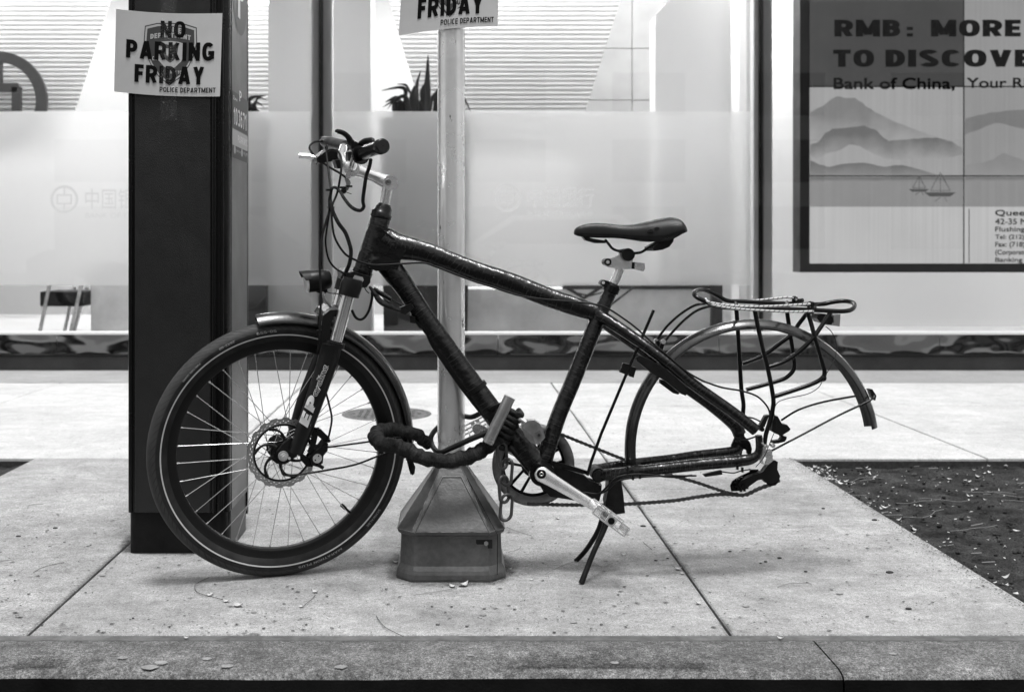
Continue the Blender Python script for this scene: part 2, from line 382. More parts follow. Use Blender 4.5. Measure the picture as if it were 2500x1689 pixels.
mat('meter_front', 0.008, 0.33, 0, 0.35, 5, 0.7, 420, spec=0.55)
mat('meter_frame', 0.003, 0.25, 0, 0.3, 12, 0.1, 200, spec=0.35)
mat('meter_side', 0.085, 0.38, 0.3, 0.2, 3, 0.15, 300)
mat('meter_plinth', 0.004, 0.6, 0, 0.6, 14, 0.4, 120, spec=0.2)
mat('meter_dark', 0.035, 0.5); mat('meter_mid', 0.07, 0.5)
mat('wall_light', 0.38, 0.7, 0, 0.04, 1.5)
mat('wall_grey', 0.38, 0.8, 0, 0.12, 2.5)
mat('panel_light', 0.85, 0.6, 0, 0.03, 1.0)
mat('rib_white', 0.66, 0.5)
mat('white_column', 0.86, 0.5)
mat('grey_column', 0.72, 0.6)
mat('planter_dark', 0.04, 0.5)
mat('plant_leaf', 0.012, 0.5)
mat('logo_dark', 0.03, 0.5)
mat('floor_in', 0.45, 0.4)
mat('cabinet', 0.75, 0.6, 0, 0.2, 3)
mat('cabinet_dark', 0.03, 0.5)
mat('sill_white', 0.75, 0.4)
mat('mullion', 0.85, 0.4)
mat('mullion_dark', 0.05, 0.12, 1)
mat('video_frame', 0.012, 0.45, 0, 0.3, 4)
mat('film_print', 0.72, 0.6)
mat('car_white', 0.75, 0.15, 0, coat=1.0); mat('car_dark', 0.03, 0.15, 0, coat=1.0); mat('car_glass', 0.02, 0.05)
mat('far_facade', 0.5, 0.8, 0, 0.2, 1)
mat('lit_lamp', 1.0, 0.5, emit=7.6)

def wrapped(name, c=0.003):                            # frame tube bound in glossy tape: overlapping turns seen as ridges
    m = bpy.data.materials.new(name); m.use_nodes = True; n, l = nodes_of(m); b = n['Principled BSDF']
    uv = n.new('ShaderNodeUVMap'); sx = n.new('ShaderNodeSeparateXYZ'); l.new(uv.outputs[0], sx.inputs[0])
    tc = n.new('ShaderNodeTexCoord')
    no = n.new('ShaderNodeTexNoise'); no.inputs['Scale'].default_value = 14; no.inputs['Detail'].default_value = 3; l.new(tc.outputs['Object'], no.inputs['Vector'])
    a1 = n.new('ShaderNodeMath'); a1.operation = 'MULTIPLY_ADD'; l.new(no.outputs['Fac'], a1.inputs[0]); a1.inputs[1].default_value = 0.030; l.new(sx.outputs[0], a1.inputs[2])
    a2 = n.new('ShaderNodeMath'); a2.operation = 'MULTIPLY_ADD'; l.new(sx.outputs[1], a2.inputs[0]); a2.inputs[1].default_value = 0.0115; l.new(a1.outputs[0], a2.inputs[2])
    a3 = n.new('ShaderNodeMath'); a3.operation = 'DIVIDE'; l.new(a2.outputs[0], a3.inputs[0]); a3.inputs[1].default_value = 0.0115
    fr = n.new('ShaderNodeMath'); fr.operation = 'FRACT'; l.new(a3.outputs[0], fr.inputs[0])
    edge = n.new('ShaderNodeMapRange'); l.new(fr.outputs[0], edge.inputs[0]); edge.inputs[1].default_value = 0.0; edge.inputs[2].default_value = 0.13; edge.inputs[3].default_value = 1; edge.inputs[4].default_value = 0
    wob = n.new('ShaderNodeTexNoise'); wob.inputs['Scale'].default_value = 45; wob.inputs['Detail'].default_value = 4; l.new(tc.outputs['Object'], wob.inputs['Vector'])
    wr = n.new('ShaderNodeMapRange'); l.new(wob.outputs['Fac'], wr.inputs[0]); wr.inputs[1].default_value = 0.42; wr.inputs[2].default_value = 0.62; wr.inputs[3].default_value = 0.1; wr.inputs[4].default_value = 1
    mm = n.new('ShaderNodeMath'); mm.operation = 'MULTIPLY'; l.new(edge.outputs[0], mm.inputs[0]); l.new(wr.outputs[0], mm.inputs[1])
    cr = n.new('ShaderNodeMapRange'); l.new(mm.outputs[0], cr.inputs[0]); cr.inputs[3].default_value = c; cr.inputs[4].default_value = 0.055
    l.new(cr.outputs[0], b.inputs['Base Color'])
    h = n.new('ShaderNodeMath'); h.operation = 'MULTIPLY_ADD'; l.new(fr.outputs[0], h.inputs[0]); h.inputs[1].default_value = 0.7
    l.new(wob.outputs['Fac'], h.inputs[2])
    bp = n.new('ShaderNodeBump'); bp.inputs['Strength'].default_value = 0.9; bp.inputs['Distance'].default_value = 0.0032
    l.new(h.outputs[0], bp.inputs['Height']); l.new(bp.outputs[0], b.inputs['Normal'])
    b.inputs['Roughness'].default_value = 0.24; b.inputs['Specular IOR Level'].default_value = 0.42
    MATS[name] = m
wrapped('tape_wrap')

def tyre_mat():
    m = bpy.data.materials.new('tyre'); m.use_nodes = True; n, l = nodes_of(m); b = n['Principled BSDF']
    uv = n.new('ShaderNodeUVMap'); sx = n.new('ShaderNodeSeparateXYZ'); l.new(uv.outputs[0], sx.inputs[0])
    # slanted grooves on the tread shoulder
    a = n.new('ShaderNodeMath'); a.operation = 'MULTIPLY_ADD'; l.new(sx.outputs[1], a.inputs[0]); a.inputs[1].default_value = -1.6; l.new(sx.outputs[0], a.inputs[2])
    d = n.new('ShaderNodeMath'); d.operation = 'DIVIDE'; l.new(a.outputs[0], d.inputs[0]); d.inputs[1].default_value = 0.021
    fr = n.new('ShaderNodeMath'); fr.operation = 'FRACT'; l.new(d.outputs[0], fr.inputs[0])
    g = n.new('ShaderNodeMapRange'); l.new(fr.outputs[0], g.inputs[0]); g.inputs[1].default_value = 0; g.inputs[2].default_value = 0.16; g.inputs[3].default_value = 1; g.inputs[4].default_value = 0
    band = n.new('ShaderNodeMapRange'); l.new(sx.outputs[1], band.inputs[0]); band.inputs[1].default_value = 0.033; band.inputs[2].default_value = 0.036; band.inputs[3].default_value = 0; band.inputs[4].default_value = 1
    g2 = n.new('ShaderNodeMath'); g2.operation = 'MULTIPLY'; l.new(g.outputs[0], g2.inputs[0]); l.new(band.outputs[0], g2.inputs[1])
    tc = n.new('ShaderNodeTexCoord'); no = n.new('ShaderNodeTexNoise'); no.inputs['Scale'].default_value = 25; no.inputs['Detail'].default_value = 7; l.new(tc.outputs['Object'], no.inputs['Vector'])
    c0 = n.new('ShaderNodeMapRange'); l.new(no.outputs['Fac'], c0.inputs[0]); c0.inputs[1].default_value = 0.3; c0.inputs[2].default_value = 0.7; c0.inputs[3].default_value = 0.010; c0.inputs[4].default_value = 0.026
    c1 = n.new('ShaderNodeMath'); c1.operation = 'MULTIPLY_ADD'; l.new(band.outputs[0], c1.inputs[0]); c1.inputs[1].default_value = 0.026; l.new(c0.outputs[0], c1.inputs[2])
    iv = n.new('ShaderNodeMath'); iv.operation = 'MULTIPLY_ADD'; l.new(g2.outputs[0], iv.inputs[0]); iv.inputs[1].default_value = -0.93; iv.inputs[2].default_value = 1
    c2 = n.new('ShaderNodeMath'); c2.operation = 'MULTIPLY'; l.new(c1.outputs[0], c2.inputs[0]); l.new(iv.outputs[0], c2.inputs[1])
    l.new(c2.outputs[0], b.inputs['Base Color'])
    bp = n.new('ShaderNodeBump'); bp.inputs['Strength'].default_value = 0.8; bp.inputs['Distance'].default_value = 0.0012; bp.invert = True
    l.new(g2.outputs[0], bp.inputs['Height']); l.new(bp.outputs[0], b.inputs['Normal']); b.inputs['Roughness'].default_value = 0.6; b.inputs['Specular IOR Level'].default_value = 0.2
    MATS['tyre'] = m
tyre_mat()

def rope_mat():
    m = bpy.data.materials.new('rope'); m.use_nodes = True; n, l = nodes_of(m); b = n['Principled BSDF']
    uv = n.new('ShaderNodeUVMap'); sx = n.new('ShaderNodeSeparateXYZ'); l.new(uv.outputs[0], sx.inputs[0])
    a = n.new('ShaderNodeMath'); a.operation = 'MULTIPLY_ADD'; l.new(sx.outputs[0], a.inputs[0]); a.inputs[1].default_value = 80; l.new(sx.outputs[1], a.inputs[2])
    fr = n.new('ShaderNodeMath'); fr.operation = 'FRACT'; l.new(a.outputs[0], fr.inputs[0])
    g = n.new('ShaderNodeMath'); g.operation = 'LESS_THAN'; l.new(fr.outputs[0], g.inputs[0]); g.inputs[1].default_value = 0.2
    r = n.new('ShaderNodeMapRange'); l.new(g.outputs[0], r.inputs[0]); r.inputs[3].default_value = 0.55; r.inputs[4].default_value = 0.03
    l.new(r.outputs[0], b.inputs['Base Color']); b.inputs['Roughness'].default_value = 0.8; MATS['rope'] = m
rope_mat()

def pole_mat():
    m = mat('galvanised', 0.92, 0.27, 0.65, 0.16, 5, 0.1, 200)
    n, l = nodes_of(m); b = n['Principled BSDF']
    src = b.inputs['Base Color'].links[0].from_socket
    tc = n.new('ShaderNodeTexCoord'); mp = n.new('ShaderNodeMapping'); mp.inputs['Scale'].default_value = (30, 30, 9); l.new(tc.outputs['Object'], mp.inputs[0])
    t = n.new('ShaderNodeTexNoise'); t.inputs['Scale'].default_value = 1; t.inputs['Detail'].default_value = 6; t.inputs['Roughness'].default_value = 0.7; l.new(mp.outputs[0], t.inputs['Vector'])
    r = n.new('ShaderNodeMapRange'); l.new(t.outputs['Fac'], r.inputs[0]); r.inputs[1].default_value = 0.635; r.inputs[2].default_value = 0.66; r.inputs[3].default_value = 1; r.inputs[4].default_value = 0.12
    mu = n.new('ShaderNodeMath'); mu.operation = 'MULTIPLY'; l.new(src, mu.inputs[0]); l.new(r.outputs[0], mu.inputs[1]); l.new(mu.outputs[0], b.inputs['Base Color'])
pole_mat()

def glass_mat():
    m = bpy.data.materials.new('window_glass'); m.use_nodes = True; n, l = nodes_of(m); n.remove(n['Principled BSDF']); o = n['Material Output']
    t = n.new('ShaderNodeBsdfTransparent'); t.inputs[0].default_value = (0.93, 0.93, 0.93, 1); g = n.new('ShaderNodeBsdfGlossy'); g.inputs['Roughness'].default_value = 0.01
    f = n.new('ShaderNodeFresnel'); f.inputs[0].default_value = 1.9; mx = n.new('ShaderNodeMixShader')
    l.new(f.outputs[0], mx.inputs[0]); l.new(t.outputs[0], mx.inputs[1]); l.new(g.outputs[0], mx.inputs[2]); l.new(mx.outputs[0], o.inputs[0]); MATS['window_glass'] = m
    m = bpy.data.materials.new('frosted_film'); m.use_nodes = True; n, l = nodes_of(m); n.remove(n['Principled BSDF']); o = n['Material Output']
    d = n.new('ShaderNodeBsdfDiffuse'); d.inputs[0].default_value = (0.93, 0.93, 0.93, 1)
    tl = n.new('ShaderNodeBsdfTranslucent'); tl.inputs[0].default_value = (0.95, 0.95, 0.95, 1)
    m1 = n.new('ShaderNodeMixShader'); m1.inputs[0].default_value = 0.55; l.new(d.outputs[0], m1.inputs[1]); l.new(tl.outputs[0], m1.inputs[2])
    rf = n.new('ShaderNodeBsdfRefraction'); rf.inputs['IOR'].default_value = 1.12; rf.inputs['Roughness'].default_value = 0.75; rf.inputs[0].default_value = (0.95, 0.95, 0.95, 1)
    m2 = n.new('ShaderNodeMixShader'); m2.inputs[0].default_value = 0.5; l.new(m1.outputs[0], m2.inputs[1]); l.new(rf.outputs[0], m2.inputs[2]); l.new(m2.outputs[0], o.inputs[0])
    MATS['frosted_film'] = m
    m = bpy.data.materials.new('clear_tape'); m.use_nodes = True; n, l = nodes_of(m); n.remove(n['Principled BSDF']); o = n['Material Output']
    t = n.new('ShaderNodeBsdfTransparent'); g = n.new('ShaderNodeBsdfGlossy'); g.inputs['Roughness'].default_value = 0.12
    tc = n.new('ShaderNodeTexCoord'); no = n.new('ShaderNodeTexNoise'); no.inputs['Scale'].default_value = 60; no.inputs['Detail'].default_value = 4; no.inputs['Distortion'].default_value = 2; l.new(tc.outputs['Object'], no.inputs['Vector'])
    bp = n.new('ShaderNodeBump'); bp.inputs['Strength'].default_value = 1; bp.inputs['Distance'].default_value = 0.006; l.new(no.outputs['Fac'], bp.inputs['Height']); l.new(bp.outputs[0], g.inputs['Normal'])
    mx = n.new('ShaderNodeMixShader'); mx.inputs[0].default_value = 0.03; l.new(t.outputs[0], mx.inputs[1]); l.new(g.outputs[0], mx.inputs[2]); l.new(mx.outputs[0], o.inputs[0]); MATS['clear_tape'] = m
    m = mat('polished_base', 0.17, 0.10, 1)
    n, l = nodes_of(m); b = n['Principled BSDF']; tc = n.new('ShaderNodeTexCoord'); mp = n.new('ShaderNodeMapping'); mp.inputs['Scale'].default_value = (1.0, 1, 1.6); l.new(tc.outputs['Object'], mp.inputs[0])
    no = n.new('ShaderNodeTexNoise'); no.inputs['Scale'].default_value = 2.2; no.inputs['Detail'].default_value = 1.5; l.new(mp.outputs[0], no.inputs['Vector'])
    bp = n.new('ShaderNodeBump'); bp.inputs['Strength'].default_value = 1; bp.inputs['Distance'].default_value = 0.09; l.new(no.outputs['Fac'], bp.inputs['Height']); l.new(bp.outputs[0], b.inputs['Normal'])
glass_mat()

def extra_bump(name, scale, dist, uv=False):             # broad waviness over the fine grain
    n, l = nodes_of(MATS[name]); b = n['Principled BSDF']; old = b.inputs['Normal'].links[0].from_socket
    tc = n.new('ShaderNodeTexCoord'); mp = n.new('ShaderNodeMapping'); mp.inputs['Scale'].default_value = scale; l.new(tc.outputs['UV' if uv else 'Object'], mp.inputs[0])
    t = n.new('ShaderNodeTexNoise'); t.inputs['Scale'].default_value = 1; t.inputs['Detail'].default_value = 3; l.new(mp.outputs[0], t.inputs['Vector'])
    bp = n.new('ShaderNodeBump'); bp.inputs['Strength'].default_value = 1; bp.inputs['Distance'].default_value = dist; l.new(t.outputs['Fac'], bp.inputs['Height']); l.new(old, bp.inputs['Normal']); l.new(bp.outputs[0], b.inputs['Normal'])
extra_bump('meter_front', (5, 5, 2.2), .020); extra_bump('fabric', (130, 2.5, 1), .010, True); extra_bump('cast_grey', (22, 22, 22), .0012); extra_bump('rope_black', (90, 3, 1), .006, True)
def screen_mat(name, e, streak=0.12, mist=None):                  # a lit display panel
    m = bpy.data.materials.new(name); m.use_nodes = True; n, l = nodes_of(m); b = n['Principled BSDF']
    b.inputs['Base Color'].default_value = (0.02, 0.02, 0.02, 1); b.inputs['Roughness'].default_value = 0.3
    tc = n.new('ShaderNodeTexCoord'); mp = n.new('ShaderNodeMapping'); mp.inputs['Scale'].default_value = (60, 1, 0.6); l.new(tc.outputs['Object'], mp.inputs[0])
    no = n.new('ShaderNodeTexNoise'); no.inputs['Scale'].default_value = 1; no.inputs['Detail'].default_value = 3; l.new(mp.outputs[0], no.inputs['Vector'])
    n2 = n.new('ShaderNodeTexNoise'); n2.inputs['Scale'].default_value = 1.6; n2.inputs['Detail'].default_value = 3; l.new(tc.outputs['Object'], n2.inputs['Vector'])
    ad = n.new('ShaderNodeMath'); ad.operation = 'ADD'; l.new(no.outputs['Fac'], ad.inputs[0]); l.new(n2.outputs['Fac'], ad.inputs[1])
    r = n.new('ShaderNodeMapRange'); l.new(ad.outputs[0], r.inputs[0]); r.inputs[1].default_value = 0.6; r.inputs[2].default_value = 1.4; r.inputs[3].default_value = .72 * e * (1 - streak); r.inputs[4].default_value = .72 * e * (1 + streak)
    b.inputs['Emission Color'].default_value = (1, 1, 1, 1); 
    out = r.outputs[0]
    if mist:                                           # the painted hills fade into painted mist at their feet
        sz_ = n.new('ShaderNodeSeparateXYZ'); l.new(tc.outputs['Generated'], sz_.inputs[0]); n3 = n.new('ShaderNodeTexNoise'); n3.inputs['Scale'].default_value = 7; n3.inputs['Detail'].default_value = 5; l.new(tc.outputs['Object'], n3.inputs['Vector'])
        a = n.new('ShaderNodeMath'); a.operation = 'MULTIPLY_ADD'; l.new(n3.outputs['Fac'], a.inputs[0]); a.inputs[1].default_value = 0.9; l.new(sz_.outputs[2], a.inputs[2])
        g = n.new('ShaderNodeMapRange'); l.new(a.outputs[0], g.inputs[0]); g.inputs[1].default_value = 0.45; g.inputs[2].default_value = 1.15; g.inputs[3].default_value = 0.9; g.inputs[4].default_value = 0
        mx = n.new('ShaderNodeMix'); l.new(g.outputs[0], mx.inputs[0]); l.new(out, mx.inputs[2]); mx.inputs[3].default_value = .72 * mist; out = mx.outputs[0]
    l.new(out, b.inputs['Emission Strength']); MATS[name] = m
for nm, e in (('scr_dark', 0.045), ('scr_mid', 0.24), ('scr_pale', 0.30), ('scr_white', 0.42), ('scr_water', 0.22), ('hill_faint', 0.17), ('hill_mid', 0.12), ('hill_low', 0.13), ('boat_ink', 0.06), ('scr_hill_right', 0.155)):
    screen_mat(nm, e, mist={'hill_faint': .30, 'hill_mid': .30, 'hill_low': .22, 'scr_hill_right': .24}.get(nm))

# ------------------------------------------------------------------ ground
YK = 2.49                                             # kerb side edge of the pavement
YF = 7.84                                             # foot of the bank front
PX = 1.354; PXL = -1.68; PY = 4.58                    # tree pits
mb = MB(); mb.box((-60, 2.24, -1), (60, 60, -0.14)); mb.box((-60, -60, -1), (60, 2.238, -0.15))
g = MB(); g.add([(-150, -150, -0.155), (150, -150, -0.155), (150, 150, -0.155), (-150, 150, -0.155)], [(0, 1, 2, 3)])
build('road', g, 'asphalt', origin=(0, 0, 0), kind='structure')
mb = MB(); mb.box((-40, 2.47, -0.3), (PXL - 0.03, 2.6, -0.008))
xs = [-0.927 + 1.527 * k for k in range(-16, 17)]
def slab(mb, x0, x1, y0, y1, gx=0.0035, gy=0.0015, z=0.0):
    x0 += gx; x1 -= gx; y0 += gy; y1 -= gy; c = 0.003; zz = z + random.uniform(-0.0012, 0.0012)
    vs = [(x0, y0, -0.14), (x1, y0, -0.14), (x1, y1, -0.14), (x0, y1, -0.14), (x0, y0, zz - c), (x1, y0, zz - c), (x1, y1, zz - c), (x0, y1, zz - c),
          (x0 + c, y0 + c, zz), (x1 - c, y0 + c, zz), (x1 - c, y1 - c, zz), (x0 + c, y1 - c, zz)]
    mb.add(vs, [(0, 1, 5, 4), (1, 2, 6, 5), (2, 3, 7, 6), (3, 0, 4, 7), (4, 5, 9, 8), (5, 6, 10, 9), (6, 7, 11, 10), (7, 4, 8, 11), (8, 9, 10, 11)])
near = MB(); far = MB()
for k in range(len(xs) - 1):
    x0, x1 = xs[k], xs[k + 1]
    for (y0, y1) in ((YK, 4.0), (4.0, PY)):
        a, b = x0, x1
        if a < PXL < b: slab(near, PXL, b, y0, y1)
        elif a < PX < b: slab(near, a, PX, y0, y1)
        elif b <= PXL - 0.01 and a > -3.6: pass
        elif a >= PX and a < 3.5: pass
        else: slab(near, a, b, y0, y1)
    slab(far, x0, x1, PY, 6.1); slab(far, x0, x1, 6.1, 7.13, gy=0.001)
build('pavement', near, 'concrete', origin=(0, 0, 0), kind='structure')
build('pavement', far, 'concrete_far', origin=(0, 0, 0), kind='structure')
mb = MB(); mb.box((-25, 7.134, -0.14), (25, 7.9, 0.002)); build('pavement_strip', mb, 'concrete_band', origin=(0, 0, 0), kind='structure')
mb = MB(); mb.box((-25, YK, -0.14), (PXL - 0.002, PY, -0.055)); mb.box((PXL + 0.003, YK, -0.14), (PX - 0.003, PY, -0.012)); mb.box((-25, PY + 0.001, -0.14), (25, 7.13, -0.012))
build('joint_bed', mb, 'joint_fill', origin=(0, 0, 0), kind='structure')
# soil in the two tree pits
def soil(x0, x1, y0, y1):
    mb = MB(); nx, ny = 170, 170; vs = []
    for j in range(ny + 1):
        for i in range(nx + 1):
            x = x0 + (x1 - x0) * i / nx; y = y0 + (y1 - y0) * j / ny
            z = -0.038 + 0.014 * noise.noise((x * 3, y * 3, 0)) + 0.014 * noise.noise((x * 16, y * 16, 3)) + 0.006 * noise.noise((x * 48, y * 48, 3)); z = min(z, -0.008)
            vs.append((x, y, z))
    fs = [(j * (nx + 1) + i, j * (nx + 1) + i + 1, (j + 1) * (nx + 1) + i + 1, (j + 1) * (nx + 1) + i) for j in range(ny) for i in range(nx)]
    mb.add(vs, fs, True); return mb
build('soil', soil(PX, 3.4, 2.52, PY), 'soil', kind='structure')
build('soil', soil(-3.6, PXL, 2.52, PY), 'soil', kind='structure')
# kerb
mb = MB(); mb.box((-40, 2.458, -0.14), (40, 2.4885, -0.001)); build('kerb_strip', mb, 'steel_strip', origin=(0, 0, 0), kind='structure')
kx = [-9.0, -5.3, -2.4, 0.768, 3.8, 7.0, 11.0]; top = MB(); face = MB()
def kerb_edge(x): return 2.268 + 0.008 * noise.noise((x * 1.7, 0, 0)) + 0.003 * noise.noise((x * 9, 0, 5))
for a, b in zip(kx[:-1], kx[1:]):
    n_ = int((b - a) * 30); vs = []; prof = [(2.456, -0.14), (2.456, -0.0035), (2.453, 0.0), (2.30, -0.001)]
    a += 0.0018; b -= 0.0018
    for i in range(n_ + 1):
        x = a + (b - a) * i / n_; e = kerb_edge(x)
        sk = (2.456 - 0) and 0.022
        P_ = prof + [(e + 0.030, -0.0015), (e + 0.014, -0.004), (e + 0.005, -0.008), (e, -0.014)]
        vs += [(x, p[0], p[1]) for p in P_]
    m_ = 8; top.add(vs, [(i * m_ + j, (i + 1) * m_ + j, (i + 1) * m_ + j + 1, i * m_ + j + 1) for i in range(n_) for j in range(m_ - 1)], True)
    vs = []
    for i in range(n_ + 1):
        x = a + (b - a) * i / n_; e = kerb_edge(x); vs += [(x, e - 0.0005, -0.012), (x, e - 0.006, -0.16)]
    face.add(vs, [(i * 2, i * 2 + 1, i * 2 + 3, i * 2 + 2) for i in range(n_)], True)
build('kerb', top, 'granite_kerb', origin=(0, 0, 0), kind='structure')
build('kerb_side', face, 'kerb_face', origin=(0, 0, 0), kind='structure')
# manhole cover
mc = W(944, 1012, 5.79)
mb = MB(); C = Vector((mc.x, 5.79, 0.0015)); ex, ey, ez = Vector((1, 0, 0)), Vector((0, 1, 0)), Vector((0, 0, 1))
mb.revolve(C, ex, ey, ez, [(0.0, 0.002), (0.19, 0.002), (0.195, 0.0), (0.205, 0.0), (0.208, 0.003), (0.225, 0.003), (0.227, -0.002)], n=48)
for i in range(-5, 6):
    for j in range(-5, 6):
        if i * i + j * j < 26: mb.box((C.x + i * 0.033 - 0.009, C.y + j * 0.033 - 0.009, 0.003), (C.x + i * 0.033 + 0.009, C.y + j * 0.033 + 0.009, 0.006))
tag(build('manhole_cover', mb, 'iron_cover'), 'small round iron cover set flush in the pale pavement behind the front wheel', 'manhole cover')

# ------------------------------------------------------------------ litter on the ground
def ground_at(px, py): D = F * H / (py - CY); return W(px, py, D)
def where(px, py):
    if py > 1550: return 'on the granite kerb'
    marks = (((560, 1440), 'before the front tyre'), ((760, 1460), 'right below the front tyre'), ((930, 1378), 'left of the pole base'), ((1118, 1434), 'at the front foot of the pole base'), ((1250, 1380), 'right of the pole base'), ((1330, 1270), 'under the crank'),
             ((1440, 1390), 'by the kickstand'), ((1660, 1396), 'beside the slab joint right of the kickstand'), ((1790, 1260), 'under the missing back wheel'), ((1870, 1360), 'between the slab joint and the tree pit'), ((2180, 1440), 'near the tree pit edge at right'), ((90, 1290), 'on the far left slab'), ((940, 1530), 'near the kerb below the pole'), ((330, 1500), 'near the kerb at left'))
    return min(marks, key=lambda m_: (m_[0][0] - px) ** 2 + (m_[0][1] - py) ** 2)[1]
def petal_mesh(mb, p, s, ang, lift=0.2):
    c, d = math.cos(ang), math.sin(ang); n_ = 8; top_ = []
    for i in range(n_ + 1):
        t = i / n_; wd = 0.34 * math.sin(math.pi * t ** 0.8) * s; z = 0.001 + lift * s * (t - 0.5) ** 2 * 2
        x = (t - 0.5) * s
        for q in (-1, 0, 1):
            top_.append(p + Vector((x * c - q * wd * d, x * d + q * wd * c, z + (abs(q) * 0.12 * s))))
    mb.add(top_, [(i * 3 + j, i * 3 + j + 1, (i + 1) * 3 + j + 1, (i + 1) * 3 + j) for i in range(n_) for j in range(2)], True)
for (px, py, s) in ((512, 1455, .016), (518, 1452, .012), (553, 1470, .018), (582, 1481, .026), (770, 1447, .018), (736, 1483, .014), (909, 1378, .013), (966, 1374, .016), (1106, 1434, .020), (1132, 1431, .030),
                    (1362, 1267, .018), (1298, 1273, .014), (1298, 1417, .012), (1523, 1356, .018), (1655, 1391, .020), (1666, 1402, .014), (1246, 1391, .013), (1792, 1260, .012), (1706, 1475, .016), (455, 1559, .012), (736, 1179, .012), (1905, 1560, .014)):
    mb = MB(); petal_mesh(mb, ground_at(px, py) + Vector((0, 0, 0.001)), s, random.uniform(-0.5, 0.9), 0.5)
    tag(build('fallen_petal', mb, 'petal'), 'small pale petal fallen ' + where(px, py), 'petal', 'pale petals fallen on the pavement')
for path in ([(510, 1412), (478, 1430), (480, 1446), (505, 1458), (545, 1466)], [(770, 1455), (755, 1472), (737, 1484)], [(157, 1375), (110, 1387), (82, 1399)], [(1332, 1404), (1350, 1395), (1397, 1374), (1440, 1372), (1468, 1385), (1496, 1378)],
             [(1240, 1350), (1262, 1346), (1272, 1336)], [(1010, 1455), (1070, 1448), (1115, 1437)], [(918, 1505), (940, 1535), (985, 1556)], [(68, 1243), (72, 1236), (105, 1232)], [(1898, 1436), (1930, 1428), (1980, 1427)], [(1570, 1325), (1592, 1346)], [(1237, 1288), (1260, 1300), (1297, 1309)]):
    mb = MB(); mb.tube([ground_at(*p) + Vector((0, 0, 0.003 + 0.002 * (i % 2))) for i, p in enumerate(path)], 0.0007, 5, smooth_path=5)
    tag(build('twig', mb, random.choice(['twig', 'twig_dark'])), 'thin dry stem lying curled ' + where(*path[len(path) // 2]), 'twig', 'thin dry stems on the pavement')
mb = MB()
for i in range(4200):
    y = 2.5 + 3.2 * random.random() ** 1.5; x = random.uniform(-1.5, 1.33)
    if noise.noise((x * 3, y * 5, 9)) < random.uniform(-.5, .35): continue
    if abs(x) > 1.4: continue
    s = random.choice([.0012, .0015, .0015, .002, .002, .003, .0045]); a = random.uniform(0, 3); c, d = math.cos(a) * s * random.uniform(1, 2.2), math.sin(a) * s
    p = Vector((x, y, 0.0022)); mb.add([p + Vector((-c, -d, 0)), p + Vector((d, -c * .4, 0.0008)), p + Vector((c, d, 0.0004)), p + Vector((-d, c * .4, 0.001))], [(0, 1, 2, 3)])
for i in range(900):
    y = random.uniform(2.6, PY); x = PX - .004 - abs(random.gauss(0, .022)); q = random.uniform(.0008, .0028); p = Vector((x, y, .0022)); a = random.uniform(0, 3); c, d = math.cos(a) * q * 1.5, math.sin(a) * q
    mb.add([p + Vector((-c, -d, 0)), p + Vector((d, -c * .5, .0008)), p + Vector((c, d, .0006)), p + Vector((-d, c * .5, .001))], [(0, 1, 2, 3)])
build('grit', mb, 'grit_dark', origin=(0, 0, 0), kind='stuff', label='dark grit and crumbs scattered over the pavement')
for (px, py, s) in ((1782, 1347, .008), (1857, 1345, .005), (1869, 1372, .008), (1857, 1376, .006), (1967, 1396, .008), (1903, 1363, .010), (2172, 1398, .016), (2218, 1487, .012), (135, 1290, .012), (45, 1310, .012), (1570, 1285, .014), (1597, 1287, .010), (1601, 1369, .007), (1630, 1364, .006), (2135, 1270, .014), (2010, 1242, .010), (325, 1510, .005)):
    mb = MB(); p = ground_at(px, py); mb.ball(p + Vector((0, 0, 0.002)), s * 0.5, 6, (1.3, 0.8, 0.45))
    tag(build('mud_crumb', mb, 'grit_dark'), 'dark crumb of dirt lying ' + where(px, py), 'crumb', 'dark crumbs of dirt on the pavement')
mb = MB()
for (x0, x1, cnt) in ((PX, 3.3, 420), (-3.4, PXL, 110)):
    for i in range(cnt):
        y = random.uniform(2.6, PY - 0.02) if random.random() < .45 else PY - 0.03 - abs(random.gauss(0, .35)); x = random.uniform(x0 + .01, x1)
        if random.random() < .35 and x0 > 0: x = x0 + abs(random.gauss(0, .05)) + 0.01
        if y < 2.55 or noise.noise((x * 2.5, y * 4, 3)) < random.uniform(-.45, .2): continue
        petal_mesh(mb, Vector((x, y, -0.027)), .006 + .024 * random.random() ** 2, random.uniform(-1.2, 1.2), random.uniform(.2, .9))
for i in range(300):
    x = PX + .01 + 2.0 * random.random() ** 1.2; y = random.uniform(2.62, PY - .02); q = random.uniform(.0012, .0035); a = random.uniform(0, 3); p = Vector((x, y, -.022))
    mb.add([p + Vector((-q * 2 * math.cos(a), -q * math.sin(a), 0)), p + Vector((q * math.sin(a), -q * math.cos(a), .001)), p + Vector((q * 2 * math.cos(a), q * math.sin(a), .002)), p + Vector((-q * math.sin(a), q * math.cos(a), .001))], [(0, 1, 2, 3)])
clod = MB()
for i in range(700):
    x = PX + .01 + 2.0 * random.random() ** 1.3; y = random.uniform(2.62, PY - .02)
    clod.ball(Vector((x, y, -0.030)), random.uniform(.002, .007), 4, (1.2, .9, .7))
build('soil_clods', clod, 'soil', origin=(0, 0, 0), kind='stuff', label='crumbly lumps of dark soil in the tree pit')
build('petal_litter', mb, 'petal', origin=(0, 0, 0), kind='stuff', label='pale petals and leaflets scattered over the soil of the tree pits')
mb = MB()
